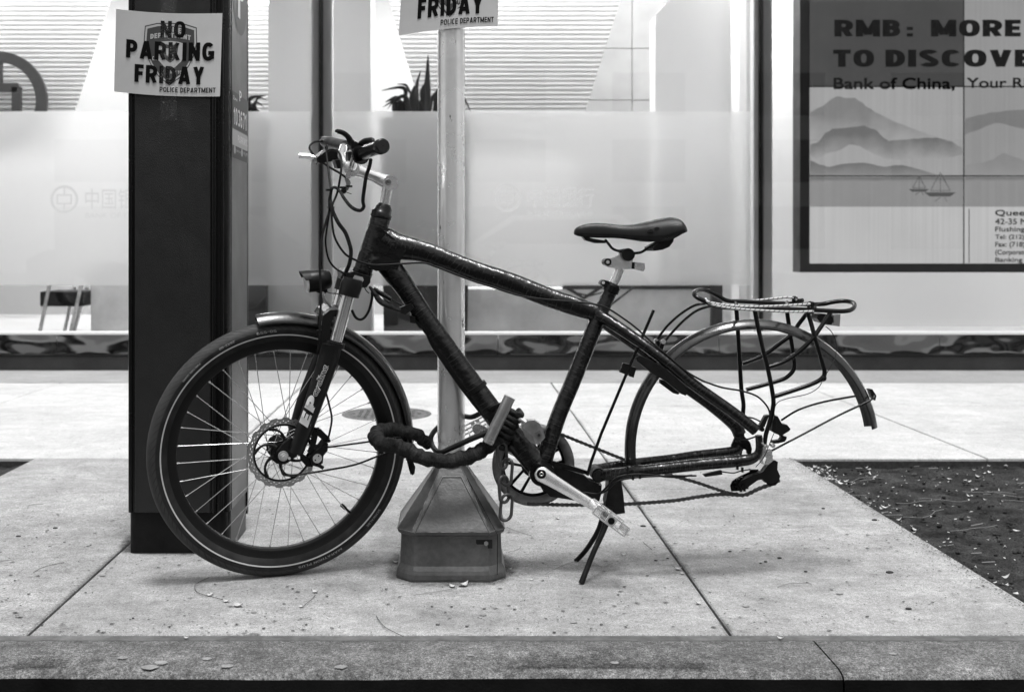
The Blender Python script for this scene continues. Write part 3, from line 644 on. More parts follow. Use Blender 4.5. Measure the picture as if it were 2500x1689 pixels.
for i in range(34):
    p = Vector((random.uniform(PX + .05, 3.0), random.uniform(2.7, PY - .05), -0.022)); a = random.uniform(-.6, .6); pts = [p]
    for k in range(5): a += random.uniform(-.7, .7); p = p + Vector((math.cos(a) * .035, math.sin(a) * .035, random.uniform(-.003, .004))); pts.append(p)
    mb.tube(pts, 0.0009, 4, smooth_path=4)
for i in range(60):
    p = Vector((PX + .02 + 1.8 * random.random() ** 1.5, random.uniform(2.65, PY - .03), -0.024)); a = random.uniform(-.5, .5); mb.tube([p, p + Vector((math.cos(a), math.sin(a), .05)) * random.uniform(.015, .05)], random.choice([.0008, .0012, .002]), 4)
build('stem_litter', mb, 'twig', origin=(0, 0, 0), kind='stuff', label='thin curling pale stems lying on the soil')

def dirt_shade_mat():
    m = bpy.data.materials.new('grime_shade'); m.use_nodes = True; n, l = nodes_of(m); b = n['Principled BSDF']; b.inputs['Base Color'].default_value = (.03, .03, .03, 1); b.inputs['Roughness'].default_value = .95
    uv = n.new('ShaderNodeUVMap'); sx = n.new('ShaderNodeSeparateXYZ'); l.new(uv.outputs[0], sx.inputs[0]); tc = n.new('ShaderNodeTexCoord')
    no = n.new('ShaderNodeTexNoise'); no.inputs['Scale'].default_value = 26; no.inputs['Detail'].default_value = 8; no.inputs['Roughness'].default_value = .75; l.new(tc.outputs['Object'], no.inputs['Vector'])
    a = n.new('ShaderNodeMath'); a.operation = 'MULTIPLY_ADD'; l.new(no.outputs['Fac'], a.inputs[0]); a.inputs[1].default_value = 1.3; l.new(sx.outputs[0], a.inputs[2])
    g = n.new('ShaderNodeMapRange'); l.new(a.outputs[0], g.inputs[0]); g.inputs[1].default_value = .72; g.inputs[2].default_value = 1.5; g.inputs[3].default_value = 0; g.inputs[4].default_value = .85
    l.new(g.outputs[0], b.inputs['Alpha']); MATS['grime_shade'] = m
dirt_shade_mat()
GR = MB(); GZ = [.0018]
def grime_shade(name, cx_, cy_, rings, label):              # thin film of dirt and painted contact shade; uv.x is its density
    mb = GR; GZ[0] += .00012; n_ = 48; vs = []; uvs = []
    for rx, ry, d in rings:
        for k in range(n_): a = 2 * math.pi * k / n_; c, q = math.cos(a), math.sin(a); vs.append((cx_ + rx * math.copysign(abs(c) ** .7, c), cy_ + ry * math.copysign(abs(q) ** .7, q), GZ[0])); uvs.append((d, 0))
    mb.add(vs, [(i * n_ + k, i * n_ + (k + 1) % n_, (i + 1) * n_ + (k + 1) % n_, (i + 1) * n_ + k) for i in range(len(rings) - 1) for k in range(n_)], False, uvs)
grime_shade('grime_shade', gx_(1101.5, 3.02), 3.02, [(.12, .12, .5), (.155, .155, .45), (.185, .19, .05), (.26, .26, -.6)], 'contact shade painted round the foot of the pole base')  # dark rings at pole and meter feet are painted contact shadows
grime_shade('grime_shade', gx_(435, 3.29), 3.29, [(.12, .12, .5), (.148, .148, .42), (.165, .165, 0), (.21, .21, -.6)], 'contact shade painted round the foot of the parking meter')
grime_shade('grime_shade', gx_(1215, 2.93), 2.96, [(.0, .0, .12), (.05, .03, .1), (.12, .07, -.15), (.2, .12, -.6)], 'dark stain beside the pole base')
for px, py, a, b, d in ((165, 1532, .06, .035, .12), (1310, 1270, .11, .05, .05), (1860, 1285, .07, .05, .1), (1770, 1235, .07, .03, .12), (500, 1320, .04, .03, .1), (700, 1312, .05, .03, .1), (1330, 1485, .04, .03, -.05), (420, 1490, .05, .02, .0), (1980, 1360, .25, .10, -.12), (120, 1260, .2, .06, -.08)):
    p = ground_at(px, py); grime_shade('grime_shade', p.x, p.y, [(0, 0, d), (a * .4, b * .4, d), (a, b, d - .35), (a * 1.4, b * 1.4, -.7)], 'dark blotchy stain on the pavement')
random.seed(21)
for i in range(26):
    x, y = random.uniform(-1.6, 1.3), random.uniform(2.55, 5.6); a = random.uniform(.012, .07); b = a * random.uniform(.4, .9); d = random.uniform(-.15, .12)
    grime_shade('grime_shade', x, y, [(0, 0, d), (a * .4, b * .4, d), (a, b, d - .35), (a * 1.4, b * 1.4, -.7)], '')
for (x, y0, y1) in ((-.927, 2.49, 3.16), (-.927, 3.4, 4.58), (.6, 2.49, 4.58), (-.927, 4.58, 7.1), (.6, 4.58, 7.1)):
    n_ = 60; vs = []; uvs = []; GZ[0] += .00012
    for i in range(n_ + 1):
        y = y0 + (y1 - y0) * i / n_; k = .35 * noise.noise((x, y * 6, 2))
        for dx, d in ((-.03, -.6), (-.010, .0 + k), (0, .3 + k), (.010, .0 + k), (.03, -.6)): vs.append((x + dx, y, GZ[0])); uvs.append((d, 0))
    GR.add(vs, [(i * 5 + j, i * 5 + j + 1, (i + 1) * 5 + j + 1, (i + 1) * 5 + j) for i in range(n_) for j in range(4)], False, uvs)
build('grime_shade', GR, 'grime_shade', origin=(0, 0, 0), kind='stuff', label='dirt, dark blotchy stains and painted contact shade spread on the pavement')

mb = MB()
for px, py, r_ in ((505, 1608, .010), (365, 1629, .017), (393, 1618, .013), (300, 1606, .010), (555, 1626, .012), (832, 1628, .012), (1150, 1600, .007), (1500, 1618, .009), (2180, 1596, .008), (1820, 1480, .009), (1180, 1502, .008), (620, 1495, .007), (1400, 1520, .008), (250, 1405, .009), (2050, 1450, .009)):
    p = ground_at(px, py); n_ = 22
    mb.add([(p.x + r_ * math.cos(2 * math.pi * k / n_) * (1 + .5 * noise.noise((px + 3 * math.cos(2 * math.pi * k / n_), py + 3 * math.sin(2 * math.pi * k / n_), 0))), p.y + r_ * .8 * math.sin(2 * math.pi * k / n_) * (1 + .5 * noise.noise((px + 3 * math.cos(2 * math.pi * k / n_), py, 3 * math.sin(2 * math.pi * k / n_)))), .0014 if py > 1560 else .0022) for k in range(n_)], [tuple(range(n_))])
build('gum_spots', mb, 'gum', origin=(0, 0, 0), kind='stuff', label='flattened pale spots of old gum on the kerb and pavement')

# ------------------------------------------------------------------ bank front
YG = 7.93                                             # window glass
def gx(px, D): return (px - CX) / F * D
def gz(py, D): return H - (py - CY) / F * D
bank = thing('bank_front', 'glazed bank front with a dark stone base and frosted windows', 'building', (0, YF, 0))
mb = MB(); mb.box((-14, YF, -0.14), (14, YF + 0.5, 0.098)); build('stone_base', mb, 'dark_granite', bank, bevel=0.004)
mb = MB(); mb.box((-14, YF - 0.006, 0.0985), (14, YF + 0.07, 0.110)); build('base_ledge', mb, 'black_metal', bank, bevel=0.002)
mb = MB()
for k in range(-9, 9): mb.box((k * 1.52 + .302, YF + 0.06, 0.1105), (k * 1.52 + 1.818, YF + 0.075, 0.243))
build('polished_band', mb, 'polished_base', bank)
mb = MB(); mb.box((-14, YF + 0.035, 0.2435), (14, YG + 0.03, 0.262)); build('window_sill', mb, 'sill_white', bank, bevel=0.002)
mb = MB(); mb.box((-14, YF + 0.02, 3.2), (14, YG + 0.5, 6)); build('upper_wall', mb, 'wall_grey', bank)
xm1, xm2 = gx(782, 7.9), gx(1861, 7.9)
panes = [(-14, xm1 - 0.005), (xm1 + 0.005, xm2 - 0.005), (xm2 + 0.005, 14)]
zf0, zf1 = gz(697, 7.93), gz(272, 7.93)
wins = []
for i, (a, b) in enumerate(panes):
    mb = MB(); mb.add([(a, YG, 0.2625), (b, YG, 0.2625), (b, YG, 3.2), (a, YG, 3.2)], [(0, 1, 2, 3)])
    wn = build('window_pane', mb, 'window_glass', bank); wins.append(wn)
for i, (a, b) in enumerate(((-14, xm1 - 0.075), (xm1 + 0.085, xm2 - 0.075))):
    mb = MB(); mb.add([(a, YG + .012, zf0), (b, YG + .012, zf0), (b, YG + .012, zf1), (a, YG + .012, zf1)], [(0, 1, 2, 3)])
    build('frosted_film', mb, 'frosted_film', wins[i])
for x, lo, hi in ((xm1, 760, 812), (xm2, 1838, 1884)):
    a, b = gx(lo, 7.95), gx(hi, 7.95)
    mb = MB(); mb.box((a, YG + .004, 0.263), (x - 0.017, YG + 0.09, 3.2)); mb.box((x + 0.017, YG + .004, 0.263), (b, YG + 0.09, 3.2)); mb.box((x - 0.0169, YG + .03, 0.263), (x + 0.0169, YG + 0.09, 3.2))
    mu = build('window_mullion', mb, 'mullion', bank)
    mb = MB(); mb.tube([(x, YG + .012, 0.264), (x, YG + .012, 3.2)], 0.0145, 16); build('cover_strip', mb, 'mullion_dark', mu)
# printed bank emblem and name on the film (faint)
def film_mark(cx, cy, r, tx0, tx1, win):
    D = YG - 0.003; mb = MB(); c = W(cx, cy, D); rr = r / F * D; X = Vector((1, 0, 0)); Z = Vector((0, 0, 1)); Y = Vector((0, 1, 0))
    mb.revolve(c, X, Z, Y, [(rr * .82, 0), (rr, 0)], n=48, smooth=False)
    for (a, b, c0, d) in ((-.5, .5, .36, .26), (-.5, .5, -.26, -.36), (-.55, -.45, -.36, .36), (.45, .55, -.36, .36), (-.05, .05, .36, .82), (-.05, .05, -.82, -.36)):
        mb.add([c + X * rr * a + Z * rr * c0, c + X * rr * b + Z * rr * c0, c + X * rr * b + Z * rr * d, c + X * rr * a + Z * rr * d], [(0, 1, 2, 3)])
    n0 = W(tx0, cy + 24, D); put_text(mb, '中国银行', quad_fn(n0, W(tx1, cy + 24, D), W(tx0, cy - 26, D)), 0.0)
    put_text(mb, 'BANK OF CHINA', quad_fn(W(tx0, cy + 46, D), W(tx1, cy + 46, D), W(tx0, cy + 33, D)), 0.0)
    build('bank_lettering', mb, 'film_print', win)
film_mark(1238, 483, 35, 1290, 1450, wins[1])
film_mark(157, 487, 34, 208, 368, wins[0])

# interior
mb = MB(); mb.box((-12, 8.03, -0.1), (14, 13, 0.2)); build('interior_floor', mb, 'floor_in', origin=(0, 8, 0), kind='structure')
mb = MB(); mb.box((-12, 11.0, 0.2), (14, 11.2, 3.6)); tag(build('interior_wall', mb, 'wall_light'), 'pale back wall inside the bank behind the ribbed panels', 'wall')
def ribbed(D, tl, tr, bl, br, ytop, ybot, label):     # inverted trapezoid of white horizontal ribs
    n_ = int((gz(ytop, D) - gz(ybot, D)) / (11.3 / F * D)); mb = MB()
    for i in range(n_ + 1):
        z = gz(ybot, D) + i * 11.3 / F * D; t = (z - gz(ybot, D)) / (gz(ytop, D) - gz(ybot, D)); h = 8.0 / F * D
        xa = gx(bl + (tl - bl) * t, D); xb = gx(br + (tr - br) * t, D)
        mb.prism([(xa, D, z), (xa, D - 0.022, z + h * .5), (xa, D - 0.022, z + h), (xa, D, z + h * 1.12)], (xb - xa, 0, 0))
    mb.add([(gx(bl, D), D + .001, gz(ybot, D)), (gx(br, D), D + .001, gz(ybot, D)), (gx(tr, D), D + .001, gz(ytop, D)), (gx(tl, D), D + .001, gz(ytop, D))], [(0, 1, 2, 3)])
    tag(build('ribbed_panel', mb, 'rib_white'), label, 'wall panel')
ribbed(9.3, -400, 297, -300, 150, -80, 380, 'white ribbed wall panel behind the dark round emblem at the left')
ribbed(9.2, 925, 1540, 1062, 1395, -80, 380, 'white ribbed wall panel behind the metal pole, shaped as an inverted trapezoid')
ribbed(9.25, 596, 720, 596, 720, -80, 380, 'white ribbed wall panel between the parking meter and the grey column')
for i in range(6):
    for j, yy in enumerate((8.4, 9.6)):
        mb = MB(); x = -5.2 + i * 2.2; mb.box((x, yy, 3.30), (x + 1.7, yy + .7, 3.36)); tag(build('ceiling_light', mb, 'lit_lamp'), 'flat lit ceiling light above the bank interior', 'lamp', 'lit ceiling lights inside the bank')
# round emblem in front of the left panel
D = 9.1; c = W(-8, 247, D); k = D / F; X, Y, Z = Vector((1, 0, 0)), Vector((0, 1, 0)), Vector((0, 0, 1)); mb = MB()
mb.revolve(c, X, Z, Y, [(95 * k, 0), (122 * k, 0), (122 * k, .04), (95 * k, .04)], n=72, closed_prof=True, smooth=False)
mb.box((c.x - 58 * k, D, c.z - 45 * k), (c.x + 58 * k, D + .04, c.z - 23 * k)) ; mb.box((c.x - 58 * k, D, c.z + 22 * k), (c.x + 50 * k, D + .04, c.z + 44 * k))
mb.box((c.x - 58 * k, D, c.z - 22 * k), (c.x - 36 * k, D + .04, c.z + 21 * k)); mb.box((c.x + 36 * k, D, c.z - 22 * k), (c.x + 58 * k, D + .04, c.z + 34 * k)); mb.box((c.x - 11 * k, D, c.z + 44.5 * k), (c.x + 11 * k, D + .04, c.z + 94 * k))
tag(build('round_emblem', mb, 'logo_dark'), 'large dark round emblem fixed before the ribbed panel at the left edge', 'emblem')
mb = MB(); mb.box((gx(655, 8.5), 8.5, .2), (gx(905, 8.5), 8.9, 3.4)); tag(build('grey_column', mb, 'grey_column'), 'broad plain grey column inside, behind the left window mullion', 'column')
# tiled wall
mb = MB(); D = 9.75; tx = [gx(v, D) for v in (1395, 1543, 1690, 1838, 1986, 2134)]; tz = [gz(v, D) for v in (620, 500, 375, 245, 119, -8, -140)]
for a, b in zip(tx[:-1], tx[1:]):
    for c0, d0 in zip(tz[:-1], tz[1:]): mb.box((a + .003, D, c0 + .003), (b - .003, D + .05, d0 - .003))
mb.box((tx[0], D + .02, tz[0]), (tx[-1], D + .04, tz[-1])); tag(build('tiled_wall', mb, 'wall_grey'), 'grey stone tiled wall with fine joints behind the white column', 'wall')
D = 8.6; P_ = [(1600, 700), (1785, 700), (1785, -80), (1700, -80), (1600, 40)]
mb = MB(); mb.prism([W(a, b, D) for a, b in P_][::-1], (0, .25, 0)); mb.box((gx(1600, D), D, .2), (gx(1785, D), D + .25, gz(700, D) - .001)); tag(build('white_column', mb, 'white_column'), 'bright white column with a cut-off upper corner inside the window', 'column')
D = 8.25; mb = MB(); mb.box((gx(1822, D), D, .2), (gx(1838, D), D + .2, 3.2)); tag(build('pale_post', mb, 'grey_column'), 'narrow pale post just inside the right window mullion', 'post')
# cabinet behind the clear strip
D = 8.45; mb = MB(); mb.box((gx(1139, D), D, .2), (gx(1736, D), D + .5, gz(706, D))); cb = build('long_cabinet', mb, 'cabinet', bevel=.004); tag(cb, 'long grey cabinet standing low behind the clear strip of window', 'cabinet')
mb = MB(); mb.box((gx(1478, D), D - .03, gz(705.5, D)), (gx(1742, D), D + .5, gz(697, D))); build('cabinet_top', mb, 'cabinet_dark', cb)
D = 8.3; mb = MB(); mb.box((gx(1738, D), D, .2), (gx(1764, D), D + .06, gz(690, D))); tag(build('dark_post', mb, 'cabinet_dark'), 'short dark post at the right end of the grey cabinet', 'post')
D = 8.3; mb = MB(); q = [W(1374, 698, D), W(1400, 712, D), W(1425, 728, D), W(1470, 700, D)]
mb.tube(q, .012, 8); mb.tube([W(1374, 700, D), W(1475, 700, D)], .02, 8); mb.tube([W(1548, 700, D), W(1520, 722, D), W(1490, 745, D)], .008, 8, smooth_path=4); mb.tube([W(1410, 716, D), W(1440, 722, D), W(1480, 712, D)], .006, 8)
tag(build('cable_tangle', mb, 'cabinet_dark'), 'dark tangle of cables hanging in front of the grey cabinet', 'cables')
D = 8.4; mb = MB(); mb.box((gx(942, D), D, .2), (gx(1060, D), D + .4, gz(755, D))); rk = build('equipment_box', mb, 'cabinet_dark', bevel=.004); tag(rk, 'black equipment box on the floor behind the metal pole', 'box')
mb = MB()
for a, b, t_, u in ((935, 985, 700, 733), (1020, 1062, 690, 735), (990, 1006, 705, 753), (1015, 1035, 740, 754)): mb.box((gx(a, D), D + .05, gz(u, D)), (gx(b, D), D + .3, gz(t_, D)))
build('equipment_stack', mb, 'planter_dark', rk, bevel=.003)
# planters with strap-leaved plants
def planter(x0, x1, D, seed, lab, plab, leaves):
    mb = MB(); mb.prism([(gx(x0, D) + .02, D, .2), (gx(x1, D) - .02, D, .2), (gx(x1, D), D, gz(285, D)), (gx(x0, D), D, gz(285, D))], (0, .32, 0))
    tag(build('tall_planter', mb, 'planter_dark', bevel=.006), lab, 'planter')
    random.seed(seed); root = thing('strap_leaf_plant', plab, 'plant', (gx((x0 + x1) / 2, D), D + .15, gz(285, D)))
    for (bx, by, mx, my, ex_, ey_, wd) in leaves:
        mb = MB(); y = D + random.uniform(.05, .25); pts = [W(bx, by, y), W((bx + mx) / 2 + random.uniform(-2, 2), (by + my) / 2, y - .02), W(mx, my, y - .05), W(ex_, ey_, y - .08)]
        wd *= 1.1; mb.tube(pts, [wd * .6, wd, wd * .85, wd * .08], 8, smooth_path=6, flat=.22); build('leaf', mb, 'plant_leaf', root)
L = [(1040, 290, 1043, 215, 1045, 134, .028), (1012, 290, 1010, 235, 1012, 210, .035), (1000, 290, 985, 215, 931, 222, .016), (1005, 290, 985, 235, 935, 262, .018), (1020, 270, 1018, 205, 1028, 172, .014), (1010, 240, 990, 208, 968, 206, .010),
     (1045, 285, 1055, 240, 1066, 222, .014), (1040, 270, 1030, 225, 1036, 205, .018), (980, 290, 968, 240, 940, 250, .022), (1050, 290, 1075, 245, 1084, 232, .012), (1075, 290, 1110, 225, 1125, 240, .014), (1085, 290, 1130, 240, 1150, 275, .014),
     (970, 290, 962, 248, 945, 268, .02), (1022, 290, 1030, 250, 1046, 262, .022), (1060, 290, 1064, 240, 1068, 215, .018), (995, 290, 975, 250, 955, 282, .02), (1090, 290, 1120, 215, 1140, 252, .010)]
planter(930, 1148, 8.35, 3, 'tall dark planter behind the frosted film by the metal pole', 'dark strap-leaved plant in the planter beside the metal pole', L)
L = [(600, 290, 612, 240, 650, 234, .016), (605, 290, 625, 250, 645, 262, .014), (598, 290, 606, 262, 640, 276, .022), (600, 290, 590, 240, 585, 215, .02), (610, 290, 630, 240, 655, 246, .009), (612, 290, 622, 258, 632, 285, .026), (590, 290, 580, 230, 560, 240, .02)]
planter(520, 650, 8.35, 5, 'tall dark planter behind the frosted film beside the parking meter', 'dark strap-leaved plant in the planter beside the parking meter', L)
# chair and partition at the left
D = 8.5; ch = thing('metal_chair', 'chair with black seat and chrome legs behind the left window', 'chair', (gx(165, D), D + .2, .2))
mb = MB(); mb.obox(W(172, 727, D + .2), (gx(175, D) - gx(122, D), 0, 0), (0, .2, 0), (0, 0, .055)); build('seat', mb, 'black_matte', ch, bevel=.01)
for (a, b) in (((122, 690, 0), (97, 812, 0)), ((200, 690, 0), (172, 812, 0)), ((212, 700, .35), (180, 812, .35)), ((182, 700, .35), (157, 812, .35))):
    mb = MB(); mb.tube([W(a[0], a[1], D + a[2]), W(b[0], b[1], D + b[2])], .014, 10); build('leg', mb, 'dull_chrome', ch)
mb = MB(); mb.box((gx(222, 8.6), 8.6, .2), (gx(330, 8.6), 8.7, gz(640, 8.6))); tag(build('low_partition', mb, 'cabinet'), 'low grey partition beside the chair behind the left window', 'partition')
mb = MB(); mb.box((gx(600, 8.2), 8.2, .2), (gx(649, 8.2), 8.3, gz(702, 8.2))); mb.tube([W(600, 757, 8.15), W(625, 750, 8.15), W(649, 723, 8.15)], .008, 6); tag(build('dark_box', mb, 'planter_dark'), 'dark box with a cable behind the clear glass right of the parking meter', 'box')
mb = MB(); mb.tube([W(560, 7, 8.8), W(664, 7, 8.8)], .014, 12); tag(build('strip_lamp', mb, 'lit_lamp'), 'lit white strip lamp high inside, right of the parking meter top', 'lamp')

# video wall behind the right pane
DV = 8.05; vw = thing('video_wall', 'black framed video wall showing mountains, boats and black lettering', 'screen', (gx(2350, DV), DV, gz(665, DV)))
def R_(mb, x0, x1, y0, y1, D): mb.add([W(x0, y1, D), W(x1, y1, D), W(x1, y0, D), W(x0, y0, D)], [(0, 1, 2, 3)]); return mb
mb = MB(); mb.box((xm2 + .09, 9.3, .2), (14, 9.4, 3.4)); tag(build('light_panelling', mb, 'panel_light'), 'smooth pale panelling behind the black framed video wall', 'wall')
mb = MB(); mb.prism([W(a, b, DV - .02) for a, b in ((1953, 665), (1974, 645), (1974, -230), (1953, -230))], (0, .17, 0)); mb.prism([W(a, b, DV - .02) for a, b in ((1953, 665), (2770, 665), (2740, 645), (1974, 645))], (0, .17, 0)); mb.prism([W(a, b, DV - .02) for a, b in ((2770, 665), (2770, -230), (2740, -230), (2740, 645))], (0, .17, 0))
mb.box((gx(1970, DV), DV + .01, gz(648, DV)), (gx(2750, DV), DV + .14, gz(-230, DV))); build('frame', mb, 'video_frame', vw)
E = 1.6; scr = {}
for (cx0, cx1, col) in ((1975, 2353, 0), (2353, 2731, 1)):
    for (y0, y1, row) in ((-224, -7, 0), (-7, 212, 1), (212, 430, 2), (430, 645, 3)):
        m_ = ('scr_dark' if col == 0 else 'scr_mid') if row < 2 else ('scr_pale' if row == 2 else 'scr_white')
        if (row, col) == (2, 1): m_ = 'scr_mid'
        mb = MB(); R_(mb, cx0 + E, cx1 - E, y0 + E, y1 - E, DV); scr[row, col] = build('display', mb, m_, vw)
def img(name, polys, m_, par, D=DV - .002):
    mb = MB()
    for p in polys: mb.add([W(a, b, D) for a, b in p], [list(range(len(p)))])
    build(name, mb, m_, par)
def rough(p, amp=2.5, n_=6):                          # brush-like edge
    out = []
    for (a, b), (c, d) in zip(p, p[1:] + p[:1]):
        for i in range(n_):
            t = i / n_; x, y = a + (c - a) * t, b + (d - b) * t
            out.append((x + amp * noise.noise((x * .09, y * .09, 1)), y + amp * noise.noise((x * .09, y * .09, 7))))
    return out
img('water', [[(1977, 432), (2351, 432), (2351, 505), (1977, 505)]], 'scr_water', scr[3, 0]); img('water', [[(2355, 432), (2729, 432), (2729, 505), (2355, 505)]], 'scr_water', scr[3, 1])
img('far_mountain', [rough([(1978, 275), (2010, 258), (2032, 241), (2047, 235), (2060, 240), (2088, 240), (2112, 258), (2152, 282), (2190, 300), (2236, 318), (2290, 335), (2230, 345), (1978, 345)], 2)], 'hill_faint', scr[2, 0])
img('near_mountain', [rough([(1978, 355), (2000, 345), (2015, 325), (2035, 315), (2065, 312), (2110, 308), (2140, 318), (2155, 335), (2170, 344), (2230, 340), (2285, 336), (2320, 345), (2350, 362), (2350, 378), (2300, 388), (2250, 385), (2200, 390), (2160, 388), (2130, 375), (2100, 358), (2075, 352), (2050, 368), (2020, 375), (1995, 388), (1978, 380)])], 'hill_mid', scr[2, 0], DV - .003)
img('low_hills', [rough([(1978, 428), (1978, 392), (2000, 402), (2025, 408), (2060, 400), (2110, 397), (2160, 408), (2200, 403), (2250, 415), (2290, 428)], 1.5)], 'hill_low', scr[2, 0], DV - .004)
img('right_hills', [rough([(2356, 290), (2420, 275), (2500, 268), (2600, 280), (2729, 300), (2729, 330), (2500, 315), (2430, 300), (2356, 330)], 3), rough([(2356, 428), (2356, 405), (2420, 392), (2450, 373), (2500, 392), (2600, 380), (2729, 400), (2729, 428)], 2)], 'scr_hill_right', scr[2, 1])
img('shore', [rough([(1978, 433), (2351, 433), (2351, 441), (2240, 440), (2100, 443), (1978, 441)], 1.5)], 'hill_low', scr[3, 0], DV - .004); img('shore', [rough([(2356, 433), (2729, 433), (2729, 442), (2356, 442)], 1.5)], 'hill_low', scr[3, 1], DV - .004)
mb = MB(); D = DV - .006
for (cx_, sc, yb) in ((2296, 1.0, 470), (2244, .65, 462)):
    def B(a, b): return W(cx_ + a * sc, yb + b * sc, D)
    mb.add([B(-40, 0), B(38, 0), B(24, 10), B(-26, 10)], [(3, 2, 1, 0)]); 
    for (a, b, c0, d0) in ((0, 0, 0, -50), (-2, -46, -24, -4), (2, -46, 24, -4), (-24, -4, 24, -4), (8, -32, 20, -12), (0, 12, -14, 22), (10, 12, 16, 22)):
        mb.tube([B(a, b), B(c0, d0)], .0022, 4)
build('sailing_boats', mb, 'boat_ink', scr[3, 0])
def screen_text(s, x0, x1, yb, yt, bold_, name='lettering', par=None, m_='print_black'):
    mb = MB(); D = DV - .008; put_text(mb, s, quad_fn(W(x0, yb, D), W(x1, yb, D), W(x0, yt, D)), bold_); build(name, mb, m_, par or scr[1, 0])
def screen_big(s, x0, x1, yb, yt):
    mb = MB(); D = DV - .008; put_big(mb, s, quad_fn(W(x0, yb, D), W(x1, yb, D), W(x0, yt, D)), .24, .085); build('lettering', mb, 'print_black', scr[1, 0])
screen_big('RMB', 2037, 2198, 90, 49); screen_big(':', 2214, 2229, 90, 60); screen_big('MORE', 2273, 2492, 90, 49)
screen_big('TO', 2034, 2134, 164, 122); screen_big('DISCOVER', 2162, 2577, 164, 122)
screen_text('Bank of China,', 2036, 2330, 222, 191, .03); screen_text('Your RMB', 2361, 2560, 215, 191, .03)
for s, x1, yb, yt, bo in (('Queens', 2530, 529, 513, .03), ('42-35 Main St', 2560, 548, 534, .025), ('Flushing', 2502, 569, 554, .025), ('Tel: (212)', 2500, 587, 573, .025), ('Fax: (718)', 2502, 606, 591, .025), ('(Corporate)', 2512, 625, 610, .025), ('Banking', 2496, 643, 629, .025)):
    screen_text(s, 2430, x1, yb, yt, bo, 'address_line', scr[3, 1])
mb = MB(); R_(mb, 2365, 2367, 510, 642, DV - .004); build('divider_line', mb, 'print_dark', scr[3, 1])

# ------------------------------------------------------------------ street behind the camera (seen only as reflections)
op = thing('opposite_building', 'plain stone building across the street with rows of windows', 'building', (0, -22, 0))
mb = MB(); mb.box((-30, -24, 0), (30, -22, 9)); build('wall', mb, 'far_facade', op)
for i in range(12):
    for j in range(3):
        mb = MB(); mb.box((-27 + i * 4.6, -21.98, .8 + j * 2.2), (-24.6 + i * 4.6, -21.95, 2.2 + j * 2.2)); build('window', mb, 'car_glass', op)
def car(x, y, m_, lab):
    r = thing('parked_car', lab, 'car', (x, y, -.15)); o = Vector((x, y, -.15))
    prof = [(-2.2, .35), (-2.2, .8), (-1.9, .95), (-1.1, 1.02), (-.4, 1.5), (1.3, 1.52), (1.95, 1.02), (2.2, .95), (2.25, .4)]
    mb = MB(); mb.prism([o + Vector((a, -.85, b)) for a, b in prof], (0, 1.7, 0)); build('body', mb, m_, r, bevel=.06)
    mb = MB(); mb.prism([o + Vector((a, .86, b)) for a, b in ((-.95, 1.05), (-.35, 1.42), (1.2, 1.44), (1.7, 1.05))], (0, .01, 0)); build('side_window', mb, 'car_glass', r)
    for wx in (-1.4, 1.45):
        mb = MB(); mb.cyl(o + Vector((wx, .70, .32)), o + Vector((wx, .9, .32)), .33, 32); wh = build('wheel', mb, 'black_rubber', r)
        mb = MB(); mb.cyl(o + Vector((wx, .9, .32)), o + Vector((wx, .91, .32)), .21, 24); build('rim', mb, 'alloy', wh)
car(1.3, -3.0, 'car_white', 'white car standing in the street just behind the viewer')
car(-4.6, -3.2, 'car_dark', 'dark car standing in the street at the left behind the viewer')

# ------------------------------------------------------------------ parking meter
DM = 3.149; mx0, mx1 = gx(308, DM), gx(561, DM); my0, my1 = DM, DM + .275
meter = thing('parking_meter', 'tall dark parking meter kiosk with a paper notice taped on its front', 'parking meter', ((mx0 + mx1) / 2, my0 + .14, 0))
def rounded(x0, x1, y0, y1, rf_, rb, n_=6):           # plan outline, front corners round
    out = []
    for (cx_, cy_, a0, r) in ((x1 - rf_, y0 + rf_, -90, rf_), (x1 - rb, y1 - rb, 0, rb), (x0 + rb, y1 - rb, 90, rb), (x0 + rf_, y0 + rf_, 180, rf_)):
        for i in range(n_ + 1): a = R(a0 + 90 * i / n_); out.append((cx_ + r * math.cos(a), cy_ + r * math.sin(a)))
    return out
zb = .114
def extr(mb, pl, z0, z1):
    n_ = len(pl); mb.add([(a, b, z0) for a, b in pl], [list(range(n_))[::-1]]); mb.add([(a, b, z1) for a, b in pl], [list(range(n_))])
    mb.add([(a, b, z0) for a, b in pl] + [(a, b, z1) for a, b in pl], [(i, (i + 1) % n_, n_ + (i + 1) % n_, n_ + i) for i in range(n_)]); return mb
mb = MB(); extr(mb, rounded(mx0, mx1 - .002, my0, my1 - .004, .026, .006), zb, 1.72); build('body', mb, 'meter_frame', meter)
mb = MB(); mb.box((mx0 + .024, my0 - .0035, zb + .0), (mx1 - .052, my0 + .01, 1.60)); build('front_panel', mb, 'meter_front', meter, bevel=.003)
mb = MB(); mb.tube([(mx1 - .042, my0 - .001, zb), (mx1 - .042, my0 - .001, 1.70)], .0075, 8); mb.tube([(mx0 + .012, my0 + .004, zb), (mx0 + .012, my0 + .004, 1.70)], .007, 8); mb.tube([(mx1 - .022, my0 + .003, zb), (mx1 - .022, my0 + .003, 1.7)], .006, 8); build('corner_bead', mb, 'meter_frame', meter)
mb = MB(); mb.box((mx1 - .006, my0 + .03, zb + .002), (mx1, my1 - .012, 1.71)); side = build('side_panel', mb, 'meter_side', meter, bevel=.001)
mb = MB(); mb.box((mx1 - .01, my1 - .0115, .05), (mx1 + .001, my1 + .004, 1.71)); build('rear_trim', mb, 'meter_frame', meter)
mb = MB(); extr(mb, rounded(mx0 + .006, mx1 - .010, my0 + .004, my1 - .006, .02, .004), 0.0, zb - .001); build('plinth', mb, 'meter_plinth', meter)
